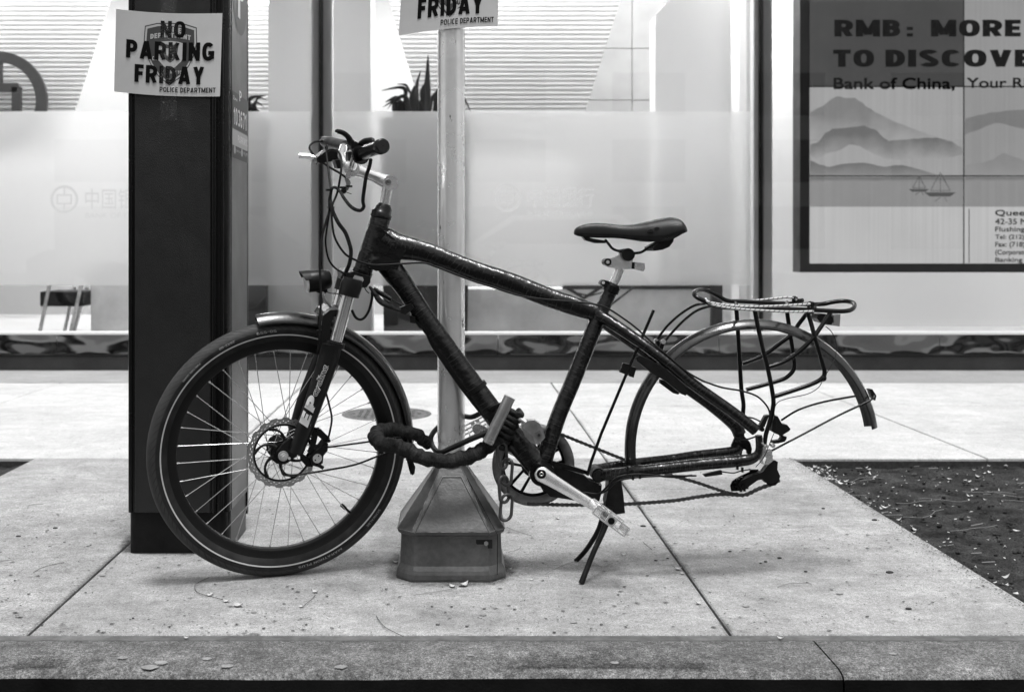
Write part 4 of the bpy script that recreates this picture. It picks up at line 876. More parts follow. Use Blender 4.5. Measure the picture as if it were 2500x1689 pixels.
mb = MB(); mb.box((mx1 - .011, my0 + .035, 0.001), (mx1 - .004, my1 - .012, zb)); build('plinth_side', mb, 'meter_mid', meter)
def side_pt(u, z, e=.0012): return Vector((mx1 + e, my0 + .03 + u * (my1 - my0 - .042), z))
def sz(py, D=3.3): return H - (py - CY) / F * D
def dec(name, pts, m_, e): mb = MB(); mb.add([side_pt(u, z, e) for u, z in pts], [list(range(len(pts)))]); return build(name, mb, m_, side)
zc = 1.555; mb = MB(); mb.revolve(side_pt(.5, zc, .001), Vector((0, 1, 0)), Vector((0, 0, 1)), Vector((1, 0, 0)), [(0, 0), (.105, 0)], n=48, smooth=False); build('round_decal', mb, 'meter_dark', side)
mb = MB(); put_big(mb, 'P', quad_fn(side_pt(.33, zc - .06, .002), side_pt(.78, zc - .06, .002), side_pt(.33, zc + .10, .002)), .2); build('parking_letter', mb, 'decal_white', side)
def side_text(s, u0, u1, z0, z1, bold=.02, m_='decal_white', nm='sticker_text'):
    mb = MB(); q_ = quad_fn(side_pt(u0, z0, .0026), side_pt(u1, z0, .0026), side_pt(u0, z1, .0026)); (put_text(mb, s, q_, 0) if s.upper() != s else put_big(mb, s, q_, .17, .2)); build(nm, mb, m_, side)
dec('number_sticker', [(0, sz(322)), (1, sz(322)), (1, sz(235)), (0, sz(235))], 'meter_dark', .0012)
side_text('103671', .06, .88, sz(313), sz(272), .03, nm='meter_number'); side_text('Zone', .02, .28, sz(255), sz(246), .01)
side_text('P', .42, .56, sz(250), sz(224), .05); 
dec('service_sticker', [(0, sz(362)), (1, sz(362)), (1, sz(324)), (0, sz(324))], 'decal_grey', .0014)
side_text('PARKNYC', .32, .96, sz(352), sz(334), .02)
dec('lower_sticker', [(0, sz(392)), (1, sz(392)), (1, sz(363)), (0, sz(363))], 'meter_dark', .0012)
for u in (.14, .6):
    mb = MB(); mb.revolve(side_pt(u, sz(372), .002), Vector((0, 1, 0)), Vector((0, 0, 1)), Vector((1, 0, 0)), [(0, 0), (.012, 0)], n=20, smooth=False); build('icon', mb, 'decal_grey', side)
side_text('parknyc.org', .22, .52, sz(378), sz(368), .0, 'decal_grey'); side_text('nyc.gov', .68, .97, sz(378), sz(368), .0, 'decal_grey')

# ------------------------------------------------------------------ paper notices
def shield_pts(cx_, top_, w_, h_):
    L_ = [(-.5, .93), (-.28, .985), (0, 1.0), (.28, .985), (.5, .93), (.515, .70), (.47, .5), (.38, .33), (.22, .14), (0, 0), (-.22, .14), (-.38, .33), (-.47, .5), (-.515, .70)]
    return [(cx_ + a * w_, top_ - (1 - b) * h_) for a, b in L_]
def notice(fn, root, words):                          # fn maps sheet coords (0..1.28, 0..1) and a lift to a world point
    def poly(mb, pts, e):
        # dense fill so that the layer follows the bent sheet
        import mathutils.geometry as g_
        vs, ed, fa = [Vector(p) for p in pts], [(i, (i + 1) % len(pts)) for i in range(len(pts))], [list(range(len(pts)))]
        x0 = min(p[0] for p in pts); x1 = max(p[0] for p in pts); k = 1
        grid = []; i = x0 + .04
        while i < x1 - .02:
            j = min(p[1] for p in pts) + .03
            while j < max(p[1] for p in pts):
                if inside((i, j), pts): grid.append(Vector((i, j)))
                j += .08
            i += .05
        r_ = g_.delaunay_2d_cdt(vs + grid, ed, fa, 1, 1e-6)
        mb.add([fn(p[0], p[1], e) for p in r_[0]], [list(f) for f in r_[2]])
    def word(s, x0, x1, y0, y1, bold, m_, e, nm='lettering', spacing=1.0, arc=0):
        mb = MB(); v, t = strokes(s, bold, .12)
        mb.add([fn(x0 + (x1 - x0) * a, y0 + (y1 - y0) * b + arc * (1 - (2 * a - 1) ** 2), e + k * .0002) for a, b, k in v], t); build(nm, mb, m_, root)
    n_, m2 = 40, 12; mb = MB(); vs = [fn(1.28 * i / n_, j / m2, 0) for j in range(m2 + 1) for i in range(n_ + 1)]
    mb.add(vs, [(j * (n_ + 1) + i, j * (n_ + 1) + i + 1, (j + 1) * (n_ + 1) + i + 1, (j + 1) * (n_ + 1) + i) for j in range(m2) for i in range(n_)], True); build('sheet', mb, 'paper', root)
    for (s_, m_, e) in ((1.0, 'print_dark', .0006), (.965, 'print_pale', .0009), (.90, 'print_dark', .0012)):
        mb = MB(); poly(mb, shield_pts(.655, .885 - (1 - s_) * .38, .63 * s_, .76 * s_), e); build('badge', mb, m_, root)
    mb = MB(); poly(mb, [(.47, .63), (.56, .655), (.655, .665), (.75, .655), (.84, .63), (.84, .52), (.79, .42), (.72, .35), (.655, .32), (.59, .35), (.52, .42), (.47, .52)], .0015); build('badge_centre', mb, 'print_pale', root)
    mb = MB(); poly(mb, [(.56, .60), (.60, .625), (.655, .61), (.71, .625), (.75, .60), (.74, .50), (.70, .43), (.655, .40), (.61, .43), (.57, .50)], .0018); build('badge_arms', mb, 'print_dark', root)
    mb = MB(); poly(mb, [(.60, .57), (.655, .58), (.71, .57), (.70, .50), (.655, .45), (.61, .50)], .0021); build('badge_arms', mb, 'print_pale', root)
    word('POLICE', .53, .78, .76, .82, .22, 'print_pale', .0018, 'badge_text', 1, .015); word('DEPARTMENT', .41, .90, .675, .735, .22, 'print_pale', .0018, 'badge_text', 1, .03)
    word('CITY', .44, .53, .42, .47, .2, 'print_pale', .0018, 'badge_text'); word('OF', .53, .585, .27, .31, .2, 'print_pale', .0018, 'badge_text'); word('NEW YORK', .66, .85, .27, .31, .2, 'print_pale', .0018, 'badge_text', 1)
    for a in words: word(a[0], a[1], a[2], a[3], a[4], a[5], 'print_black', .0030)
def inside(p, poly):
    x, y = p; c = False; n_ = len(poly)
    for i in range(n_):
        (x1, y1), (x2, y2) = poly[i], poly[(i + 1) % n_]
        if (y1 > y) != (y2 > y) and x < (x2 - x1) * (y - y1) / (y2 - y1) + x1: c = not c
    return c
WORDS = [('NO', .53, .835, .705, .905, .21), ('PARKING', .13, 1.195, .43, .65, .22), ('FRIDAY', .235, 1.08, .145, .36, .22), ('POLICE DEPARTMENT', .54, 1.225, .045, .105, .17)]
D0 = my0 - .012; c_bl, c_br, c_tl, c_tr = W(280, 225, D0 - .004), W(537, 236, D0), W(285, 24, D0 - .02), W(543, 33, D0)
def fnA(x, y, e):
    u = x / 1.28; p = (c_bl * (1 - u) + c_br * u) * (1 - y) + (c_tl * (1 - u) + c_tr * u) * y
    bend = .010 * math.sin(math.pi * u) ** 1 * (1) ; curl = -.012 * max(0, .25 - u) ** 1 * 2
    return p + Vector((0, bend * .5 + curl - e * .5, -.004 * math.sin(math.pi * u)))
nA = thing('paper_notice', 'white paper notice NO PARKING FRIDAY taped on the dark meter', 'notice', tuple((c_bl + c_br) / 2)); notice(fnA, nA, WORDS)
DP = 3.020; pole_x = gx(1101.5, DP); D1 = DP - .040
# second notice: curved round the pole, tilted
def fnB(x, y, e):
    u = x / 1.28; bl, br, tl, tr = W(972, 82, D1), W(1216, 60, D1), W(985, -150, D1), W(1222, -160, D1)
    p = (bl * (1 - u) + br * u) * (1 - y) + (tl * (1 - u) + tr * u) * y
    d = p.x - pole_x; return p + Vector((0, min(.05, d * d * 1.8) - e * .35, -.010 * (1 - u) * (1 - y) * 0))
nB = thing('paper_notice', 'white paper notice bent round the metal pole, its upper half out of frame', 'notice', tuple(W(1100, 75, D1))); notice(fnB, nB, WORDS)
# clear sticky tape
def tape(pts, root, wdt=.022, n_=14):
    mb = MB(); vs = []
    for i, p in enumerate(pts):
        for k in range(n_ + 1): vs.append(Vector(p) + Vector(((k / n_ - .5) * 2 * wdt, -.003 * abs(noise.noise((i * 1.3, k * .7, 2))), 0)))
    mb.add(vs, [(i * (n_ + 1) + k, i * (n_ + 1) + k + 1, (i + 1) * (n_ + 1) + k + 1, (i + 1) * (n_ + 1) + k) for i in range(len(pts) - 1) for k in range(n_)], True); build('clear_tape', mb, 'clear_tape', root)
tape([W(412, 295 - i * 6, D0 - .008 + (.006 if i * 6 < 60 else 0)) for i in range(52)], nA)
tape([W(1087, 140 - i * 6, D1 - .004) for i in range(15)], nB, .014)

# ------------------------------------------------------------------ steel pole with cast base
pole = thing('sign_pole', 'galvanised round steel pole with a grey cast octagonal base', 'pole', (pole_x, DP, 0))
mb = MB(); mb.tube([(pole_x, DP, .10), (pole_x, DP, 2.6)], .0362, 40); build('shaft', mb, 'galvanised', pole)
def octo(h, ch, z, y_off=0):
    return [Vector((pole_x + a, DP + b, z)) for a, b in ((-h + ch, -h), (h - ch, -h), (h, -h + ch), (h, h - ch), (h - ch, h), (-h + ch, h), (-h, h - ch), (-h, -h + ch))]
lev = [(.158, .046, 0), (.159, .046, .006), (.158, .046, .018), (.1545, .045, .027), (.148, .041, .038), (.1445, .038, .112), (.1535, .043, .118), (.155, .043, .126), (.150, .041, .133), (.047, .016, .268), (.044, .016, .274), (.037, .014, .275)]
mb = MB(); vs = []
for h, c_, z in lev: vs += octo(h * .88, c_ * .88, z)
fs = [(i * 8 + k, i * 8 + (k + 1) % 8, (i + 1) * 8 + (k + 1) % 8, (i + 1) * 8 + k) for i in range(len(lev) - 1) for k in range(8)]
mb.add(vs, fs); pb = build('cast_base', mb, 'cast_grey', pole, bevel=.0025)
yf = DP - .88 * .1445
def fp(px, py, D): return W(px, py, D)
# raised panel ribs on the front pyramid face
def pyr(px, py):                                      # point on the front sloping face
    z0, y0, z1, y1 = .133, DP - .88 * .150, .268, DP - .88 * .047; d = Vector(((px - CX) / F, 1, -(py - CY) / F)); s_ = (z1 - z0) / (y1 - y0)
    t = (z0 - H - s_ * y0) / (d.z - s_ * d.y); return CAM + d * t
mb = MB(); q = [pyr(*p) for p in ((1012, 1301), (1080, 1164), (1126, 1164), (1196, 1301))]
mb.tube(q, .0022, 6); mb.tube([pyr(1080, 1164), pyr(1126, 1164)], .0022, 6); build('raised_edge', mb, 'cast_grey', pole)
def oc(i, k): return octo(lev[i][0] * .88, lev[i][1] * .88, lev[i][2])[k]
mb = MB()
for k in (0, 1, 2, 7): mb.tube([oc(8, k), oc(9, k)], .0012, 6)
for i in (7,): mb.tube([oc(i, 6), oc(i, 7), oc(i, 0), oc(i, 1), oc(i, 2), oc(i, 3)], .0010, 6)
build('worn_edge', mb, 'cast_worn', pole)
mb = MB(); mb.tube([pyr(1140, 1166) + Vector((0, -.001, 0)), pyr(1214, 1303) + Vector((0, -.001, 0)), (fp(1215, 1313, yf - .001)), fp(1214, 1402, yf - .004)], .0011, 6); build('seam', mb, 'dark_hole', pole)
mb = MB(); mb.tube([Vector((pole_x, DP, .2735)), Vector((pole_x, DP, .2775))], .046, 32); build('collar', mb, 'cast_grey', pole, bevel=.001)
mb = MB(); hp = [(1162, 1317), (1202, 1317), (1202, 1338), (1180, 1338), (1168, 1333), (1162, 1325)]; mb.prism([fp(a, b, yf - .0008) for a, b in hp][::-1], (0, .0006, 0)); build('access_recess', mb, 'dark_hole', pole)
mb = MB(); mb.cyl(fp(1187, 1326, yf - .004), fp(1187, 1326, yf), .006, 6); build('bolt', mb, 'tarnish', pole)

# ------------------------------------------------------------------ bicycle
TH = R(2); nb = Vector((-math.sin(TH), math.cos(TH), 0)); Dc = 2.944
BF = Plane((gx(868, Dc), Dc, 0), nb)
A1, A2 = BF.P(930, 530), BF.P(884, 668); ax = (A1 - A2).normalized()
nw = Quaternion(ax, R(17)) @ nb; WF = Plane(A2, nw)
hub = WF.P(684, 1096); RT = 0.330
bike = thing('bicycle', 'black tape-wrapped city bicycle without its back wheel leaning by the metal pole', 'bicycle', (hub.x + .6, hub.y, 0))
def part(name, mb, m, par=None, bevel=0, label=None, subsurf=0): return build(name, mb, m, par or bike, bevel=bevel, label=label, subsurf=subsurf)
def T(frame, pts, r, v=0, n=12, sp=5, **k): return MB().tube(frame.L(pts, v), r, n, smooth_path=sp, **k)
EX, EZ = WF.x, WF.z
def wp(r, a, q=0): return hub + (EX * math.cos(R(a)) + EZ * math.sin(R(a))) * r + nw * q
# tyre, stripe, printed words
wheel_prof = [(.2795, -.0125), (.286, -.0175), (.295, -.0232), (.305, -.0250), (.3135, -.0240), (.3195, -.0215), (.325, -.0160), (.3285, -.0085), (.330, 0)]
wheel_prof = wheel_prof + [(r, -q) for r, q in wheel_prof[-2::-1]]
mb = MB()
def tyre():                                           # v coordinate measured from the bead so the material knows the shoulder
    mb.revolve(hub, EX, EZ, nw, wheel_prof, n=160)
tyre()
wheel = part('front_wheel', MB().revolve(hub, EX, EZ, nw, [(.258, -.0105), (.262, -.0125), (.279, -.0130), (.2835, -.0138), (.2835, -.0105), (.277, -.009), (.277, .009), (.2835, .0105), (.2835, .0138), (.279, .0130), (.262, .0125), (.258, .0105)], n=140, closed_prof=True), 'rim_black')
def wpart(name, mb, m, bevel=0, label=None): return build(name, mb, m, wheel, bevel=bevel, label=label)
wpart('tyre', mb, 'tyre')
wpart('reflective_stripe', MB().revolve(hub, EX, EZ, nw, [(.2962, -.0246), (.2982, -.0252), (.2996, -.0253)], n=160), 'stripe')
def ring_text(s, a_mid, rad, h, width, inward, m_='tyre_print'):
    mb = MB(); v, t = strokes(s, .17, .10); wa = math.degrees(width / rad)
    out = []
    for a, b, k in v:
        if inward: ang = a_mid - wa / 2 + wa * a; r = rad + h * (.5 - b)     # letter tops towards the hub
        else: ang = a_mid + wa / 2 - wa * a; r = rad + h * (b - .5)
        q = -.0256 + max(0, (r - .309)) * .35; out.append(wp(r, ang, q))
    mb.add(out, t); wpart('tyre_lettering', mb, m_)
ring_text('50-559', 98, .309, .0062, .050, True); ring_text('26X2-00', 117, .309, .0052, .042, True); ring_text('PUNCTURE GUARD', 137, .309, .0042, .060, True)
ring_text('SCHWALBE', -38, .309, .0064, .055, False); ring_text('MARATHON PLUS', -70, .309, .0062, .120, False)
# hub, spokes, valve
mb = MB(); mb.tube([hub - nw * .036, hub - nw * .030, hub - nw * .026, hub + nw * .026, hub + nw * .030, hub + nw * .036], [.030, .031, .019, .019, .031, .030], 32); mb.tube([hub - nw * .052, hub + nw * .052], .011, 16); wpart('hub', mb, 'black_matte')
for i in range(36):
    sd_ = -1 if i % 2 else 1; ra = 5 + i * 10; lead = 62 if (i // 2) % 2 else -62
    a = wp(.029, ra + lead, .029 * sd_); b = wp(.263, ra, .004 * sd_)
    mb = MB(); mb.tube([a, b], .00105, 6); d = (a - b).normalized(); mb.tube([b - d * .003, b + d * .012], .0022, 6); wpart('spoke', mb, 'spoke_steel')
vv = WF.P(868, 1263); va = math.degrees(math.atan2((vv - hub).dot(EZ), (vv - hub).dot(EX)))
mb = MB(); mb.tube([wp(.262, va), wp(.243, va), wp(.240, va), wp(.226, va), wp(.224, va)], [.0035, .0035, .005, .005, .003], 10); wpart('valve', mb, 'black_rubber')
# brake disc
def holes_ring():
    mb = MB(); N_ = 216; qa, qb = -.0365, -.0345; inner = .0735; mid = []; out = []
    for i in range(N_):
        a = 360 * i / N_; out.append(.0885 + .0016 * (1 if math.sin(R(a * 18)) > -.2 else -1))
    rows = [.0735, .0765, .0785, .0808, .0826, .0845]
    def hole(a, k):
        c = (a * 36 / 360) % 1
        if k == 1: return .30 < c < .62
        if k == 3: return (.78 < c or c < .12)
        return False
    rs_ = rows
    for i in range(N_):
        a0, a1 = 360 * i / N_, 360 * (i + 1) / N_; j = (i + 1) % N_
        cols = rs_ + [None]
        for k in range(len(rs_)):
            r0 = rs_[k]
            if hole(a0, k): continue
            if k < len(rs_) - 1: r1a = r1b = rs_[k + 1]
            else: r1a, r1b = out[i], out[j]
            for q, fl in ((qa, 0), (qb, 1)):
                f = [(0, 1, 2, 3)] if fl else [(3, 2, 1, 0)]
                mb.add([wp(r0, a0, q), wp(r0, a1, q), wp(r1b, a1, q), wp(r1a, a0, q)], f)
    return mb
disc = wpart('brake_disc', holes_ring(), 'rotor')
mb = MB()
mb.revolve(hub, EX, EZ, nw, [(.0690, -.0368), (.0738, -.0368), (.0738, -.0345), (.0690, -.0345)], n=90, closed_prof=True, smooth=False)
for i in range(6):
    a = i * 60 + 18; pts = [wp(.022, a, -.0356), wp(.040, a + 8, -.0356), wp(.057, a + 22, -.0356), wp(.071, a + 40, -.0356)]
    mb.tube(pts, [.007, .0036, .003, .0055], 8, smooth_path=4, flat=None); 
mb.tube([hub - nw * .0325, hub - nw * .040], .026, 24)
for i in range(6): mb.tube([wp(.021, i * 60, -.040), wp(.021, i * 60, -.043)], .0035, 8)
wpart('disc_carrier', mb, 'black_matte')
# fork
fk = part('fork_leg', T(WF, [(808, 838), (803, 870), (786, 925), (765, 985), (742, 1050), (722, 1106)], [.0270, .0262, .0245, .0232, .0215, .0178], -.068, 28), 'fork_black')
mb = T(WF, [(800, 838), (790, 865), (765, 925), (742, 985), (722, 1050), (702, 1102)], [.025, .0245, .022, .021, .019, .016], .062, 20); part('fork_leg', mb, 'fork_black')
mb = MB(); mb.prism(WF.L([(738, 1062), (712, 1068), (690, 1085), (676, 1104), (680, 1122), (694, 1130), (708, 1122), (722, 1116), (735, 1100)], -.060)[::-1], nw * .012); part('dropout', mb, 'fork_black', bevel=.002)
mb = MB(); c = WF.P(691, 1112, -.064); mb.tube([c, c - nw * .006], .0125, 20); mb.tube([c - nw * .006, c - nw * .014], .0088, 6); mb.tube([c - nw * .014, c - nw * .020], .005, 12); part('axle_nut', mb, 'dull_chrome')
mb = MB(); c2 = WF.P(706, 1118, -.064); mb.tube([c2, c2 - nw * .004], .0035, 6); part('screw', mb, 'sill_white')
mb = MB(); mb.prism(WF.L([(786, 842), (784, 795), (790, 770), (806, 757), (826, 756), (815, 772), (806, 800), (806, 842)], -.074)[::-1], nw * .026); mb.prism(WF.L([(787, 776), (795, 763), (812, 755), (832, 757), (830, 770), (803, 777)], -.052)[::-1], nw * .108); mb.prism(WF.L([(772, 842), (774, 795), (782, 770), (800, 757), (812, 760), (800, 800), (795, 842)], .048)[::-1], nw * .022); part('fork_arch', mb, 'fork_black', bevel=.008)
for v, a, b in ((-.068, (819, 836), (849, 722)), (.062, (806, 822), (836, 708))):
    mb = T(WF, [a, b], .0165, v, 28, 0); part('stanchion', mb, 'chrome')
mb = T(WF, [(815, 846), (818, 834)], [.0265, .0262], -.068, 28, 0); mb2 = T(WF, [(817.5, 834.5), (818.5, 831)], [.0205, .0195], -.068, 28, 0); part('seal_ring', mb, 'fork_black'); part('seal_ring', mb2, 'black_rubber')
mb = T(WF, [(851, 722), (858, 695), (862, 680)], [.0265, .0275, .024], -.068, 28, 0); mb.tube(WF.L([(838, 710), (846, 684), (850, 672)], .062), [.025, .026, .023], 24)
mb.prism(WF.L([(846, 668), (862, 663), (905, 676), (904, 690), (895, 702), (870, 702), (848, 690)], -.055)[::-1], nw * .11); part('fork_crown', mb, 'fork_black', bevel=.004)
mb = MB(); mb.prism(WF.L([(866, 672), (886, 677), (888, 684), (880, 696), (856, 690)], -.0565)[::-1], nw * .002); mb.tube([WF.P(864, 685, -.058), WF.P(864, 685, -.0595)], .003, 8); part('crown_badge', mb, 'decal_grey', bevel=.001)
mb = MB(); put_big(mb, '831', quad_fn(WF.P(857, 689, -.060), WF.P(874, 694, -.060), WF.P(859, 681, -.060)), .2); part('crown_lettering', mb, 'print_black')
# words along the near fork leg
def leg_fn(p0, p1, wdt, v=-.0945):
    a, b = WF.P(*p0, v), WF.P(*p1, v); d = (b - a); u = d.normalized(); s_ = nw.cross(u).normalized() * wdt
    if s_.dot(Vector((-1, 0, 0.3))) < 0: s_ = -s_
    return lambda x, y: a + d * x + s_ * (y - .5) + nw * (abs(y - .5) ** 2 * wdt * .55)
mb = MB(); put_big(mb, 'EP', leg_fn((741, 1038), (767, 968), .026), .26, .12, .0001, .10); part('fork_lettering', mb, 'decal_white')
mb = MB(); put_text(mb, 'cycling', leg_fn((769, 966), (797, 893), .019), .06); part('fork_lettering', mb, 'decal_white')
mb = MB(); put_text(mb, 'cycling', leg_fn((769, 966), (797, 893), .019, -.0952), 0); part('fork_lettering', mb, 'print_black')
mb = MB(); mb.tube(WF.L([(757, 1040), (788, 958), (812, 895)], -.088), .0011, 5); part('fork_pinstripe', mb, 'decal_white')
# brake caliper
mb = MB(); mb.prism(WF.L([(756, 1040), (784, 1048), (806, 1070), (800, 1080), (792, 1078), (776, 1064), (770, 1090), (762, 1112), (752, 1104), (764, 1070)], -.058)[::-1], nw * .010)
mb.prism(WF.L([(733, 1106), (752, 1116), (765, 1126), (764, 1140), (748, 1138), (735, 1124)], -.058)[::-1], nw * .012); part('caliper_bracket', mb, 'black_matte', bevel=.001)
mb = MB(); mb.prism(WF.L([(792, 1078), (801, 1082), (800, 1100), (790, 1112), (788, 1130), (776, 1140), (762, 1136), (757, 1118), (764, 1104), (778, 1096)], -.066)[::-1], nw * .034); 
for p in ((780, 1051), (803, 1076), (793, 1092)): c = WF.P(*p, -.070); mb.tube([c, c + nw * .02], .0045, 10)
mb.tube([WF.P(776, 1134, -.066), WF.P(789, 1142, -.066)], .005, 8); part('front_caliper', mb, 'black_plastic', bevel=.0012)
mb = MB(); c = WF.P(775, 1119, -.0685); mb.tube([c, c + nw * .003], .0118, 24); part('caliper_cap', mb, 'alloy')
mb = MB()
for p in ((778, 1113), (770, 1123)): c = WF.P(*p, -.0695); mb.tube([c, c + nw * .001], .0018, 8)
part('cap_mark', mb, 'print_black')
# front mudguard and its wires
def guard(C, ex_, ez_, n_, rad, hw, a0, a1, crown=.012, th=.0016, seg=72):
    pr = [(rad - crown * (abs(t) ** 2.2), hw * t) for t in (-1, -.85, -.6, -.3, 0, .3, .6, .85, 1)]
    return MB().revolve(C, ex_, ez_, n_, pr + [(r - th, q * .97) for r, q in pr[::-1]], a0, a1, seg, closed_prof=True)
mb = guard(hub, EX, EZ, nw, .3525, .0315, -7, 101, .024); 
part('front_mudguard', mb, 'fender_black')
mb = T(WF, [(1010, 1060, -.033), (1014, 1066, -.03), (1020, 1066, 0), (1008, 1076, -.036)], .0022, 0, 8, 4); part('mudguard_clip', mb, 'chrome')
part('mudguard_stay', T(WF, [(1004, 1062, -.034), (900, 1078, -.05), (797, 1092, -.06)], .0024, 0, 8, 5), 'black_metal')
part('mudguard_stay', T(WF, [(1004, 1085, -.034), (940, 1106, -.045), (870, 1133, -.06), (800, 1147, -.072), (730, 1158, -.075), (698, 1160, -.075), (688, 1152, -.074), (685, 1132, -.07)], .0026, 0, 8, 6), 'black_metal')
part('front_brake_hose', T(WF, [(795, 955, -.078), (803, 985, -.08), (810, 1020, -.08), (806, 1050, -.078), (801, 1070, -.07)], .0026, 0, 8, 6), 'black_rubber')
# headlight
hl = WF.P(775, 685, -.01); hd = (WF.x * -1 + Vector((0, 0, -.12))).normalized(); hs = nw; hu = hd.cross(hs).normalized()
if hu.z < 0: hu = -hu
mb = MB(); mb.tube([hl - hd * .034, hl - hd * .030, hl - hd * .012, hl + hd * .022, hl + hd * .026], [.018, .0235, .027, .028, .0275], 24)
vis = []
for k in range(9):
    a = R(20 + 140 * k / 8); vis.append(((math.cos(a) * .029, math.sin(a) * .029)))
vs_ = [hl + hd * (.018) + hs * x + hu * y for x, y in vis] + [hl + hd * (.030 + .014 * math.sin(R(20 + 140 * k / 8))) + hs * x * 1.1 + hu * (y * 1.05) for k, (x, y) in enumerate(vis)]
vs_ += [p - hu * .002 for p in vs_]
fs_ = [(k, k + 1, 10 + k, 9 + k) for k in range(8)] + [(18 + 9 + k, 18 + 10 + k, 18 + k + 1, 18 + k) for k in range(8)]; mb.add(vs_, fs_, True)
mb.prism(WF.L([(760, 708), (798, 700), (800, 712), (787, 722), (779, 716)], -.014)[::-1], nw * .012)
light = part('headlight', mb, 'black_plastic', bevel=0)
mb = MB(); mb.tube([hl + hd * .0262, hl + hd * .031], [.0262, .0245], 24); build('lens', mb, 'lens', light)
part('headlight_bracket', T(WF, [(788, 717, -.012), (794, 732, -.012), (805, 745, -.006), (816, 758, 0)], .0035, 0, 8, 5), 'dull_chrome')
mb = MB(); c = WF.P(788, 717, -.02); mb.tube([c, c + nw * .016], .0055, 12); part('bracket_bolt', mb, 'chrome')
part('light_wire', T(WF, [(797, 712, -.01), (808, 716, -.01), (823, 717, -.02), (832, 722, -.04)], .0014, 0, 6, 5), 'black_rubber')

# frame, bound in tape
FR = []
def ftube(pts, r, v=0, n=28, sp=8, name='frame_tube', **k): return part(name, T(BF, pts, r, v, n, sp, **k), 'tape_wrap')
ftube([(931, 522), (927, 540), (912, 585), (893, 640), (886, 662)], [.0225, .0262, .0255, .0245, .0240], name='head_tube')
ftube([(914, 562), (936, 583), (962, 598), (988, 605), (1035, 615), (1094, 636), (1155, 660), (1247, 690), (1339, 726), (1420, 753), (1462, 766)], [.016, .034, .0345, .0320, .0268, .0248, .0255, .0252, .0250, .0240, .0215], name='top_tube', flat=.74)
ftube([(903, 600), (925, 622), (945, 645), (966, 670), (992, 706), (1034, 770), (1098, 859), (1162, 950), (1222, 1032), (1275, 1092), (1318, 1144)], [.010, .0210, .0290, .0300, .0262, .0250, .0252, .0272, .029, .031, .030], name='down_tube', flat=.80)
ftube([(1499, 693), (1485, 722), (1466, 765), (1454, 792), (1403, 920), (1361, 1022), (1326, 1130)], [.0185, .0180, .0195, .0205, .0208, .0208, .0225], name='seat_tube')
mb = T(BF, [(1040, 800), (1062, 842), (1120, 925), (1160, 978), (1200, 1030)], [.006, .011, .012, .012, .010], -.002, 12); mb.tube(BF.L([(1011, 775), (1028, 793), (1040, 803)], -.004), [.004, .010, .006], 10, smooth_path=3); part('cable_conduit', mb, 'black_rubber')
mb = MB(); a, b = BF.P(1118, 945), BF.P(1199, 944); c = BF.P(1162, 947); d = (BF.P(1190, 990) - BF.P(1140, 915)).normalized(); mb.tube([c - d * .006, c + d * .006], .0300, 28); part('tube_band', mb, 'black_rubber')
mb = MB(); c = BF.P(1000, 716); mb.prism(BF.L([(975, 752), (1004, 740), (1012, 752), (990, 768), (978, 764)], -.030)[::-1], nb * .05); mb.prism(BF.L([(1000, 770), (1014, 774), (1014, 790), (1002, 788)], -.02)[::-1], nb * .03); part('cable_clamp', mb, 'black_plastic', bevel=.002)
mb = MB(); mb.prism(BF.L([(922, 552), (942, 566), (968, 588), (992, 610), (978, 636), (972, 655), (948, 660), (918, 662), (897, 652), (903, 610)], -.024)[::-1], nb * .048); part('head_web', mb, 'tape_wrap', bevel=.016)
# headset
mb = T(BF, [(929, 532), (932, 520), (934, 518), (937, 508), (940, 498)], [.0275, .0278, .024, .0215, .0150], 0, 28, 0); part('headset', mb, 'black_metal')
mb = T(BF, [(887, 660), (883, 670), (880, 677)], [.0262, .0262, .024], 0, 28, 0); part('lower_headset', mb, 'black_metal')
# bottom bracket and motor plate
mb = MB(); c = BF.P(1320, 1150); mb.tube([c - nb * .036, c + nb * .036], .032, 32); part('bottom_bracket', mb, 'black_metal', bevel=.002)
mb = MB(); mb.prism(BF.L([(1323, 1136), (1349, 1134), (1425, 1160), (1439, 1173), (1469, 1183), (1468, 1205), (1462, 1228), (1420, 1224), (1343, 1212), (1322, 1188)], -.024)[::-1], nb * .048); part('bracket_plate', mb, 'black_matte', bevel=.003)
mb = MB(); mb.prism(BF.L([(1345, 1124), (1385, 1134), (1440, 1152), (1438, 1160), (1400, 1150), (1345, 1134)], -.03)[::-1], nb * .012); mb.prism(BF.L([(1352, 1132), (1372, 1137), (1371, 1147), (1350, 1140)], -.034)[::-1], nb * .01); part('battery_rail', mb, 'black_metal', bevel=.001)
mb = MB(); c = BF.P(1462, 1160, -.030); mb.tube([c, c + nb * .06], .0185, 24); mb.tube([c - nb * .008, c], .0150, 6); part('pivot_cap', mb, 'black_matte', bevel=.001)
for p in ((1348, 1140), (1465, 1181)): c = BF.P(*p, -.026); mb = MB().tube([c - nb * .003, c], .0032, 8); part('plate_bolt', mb, 'chrome')
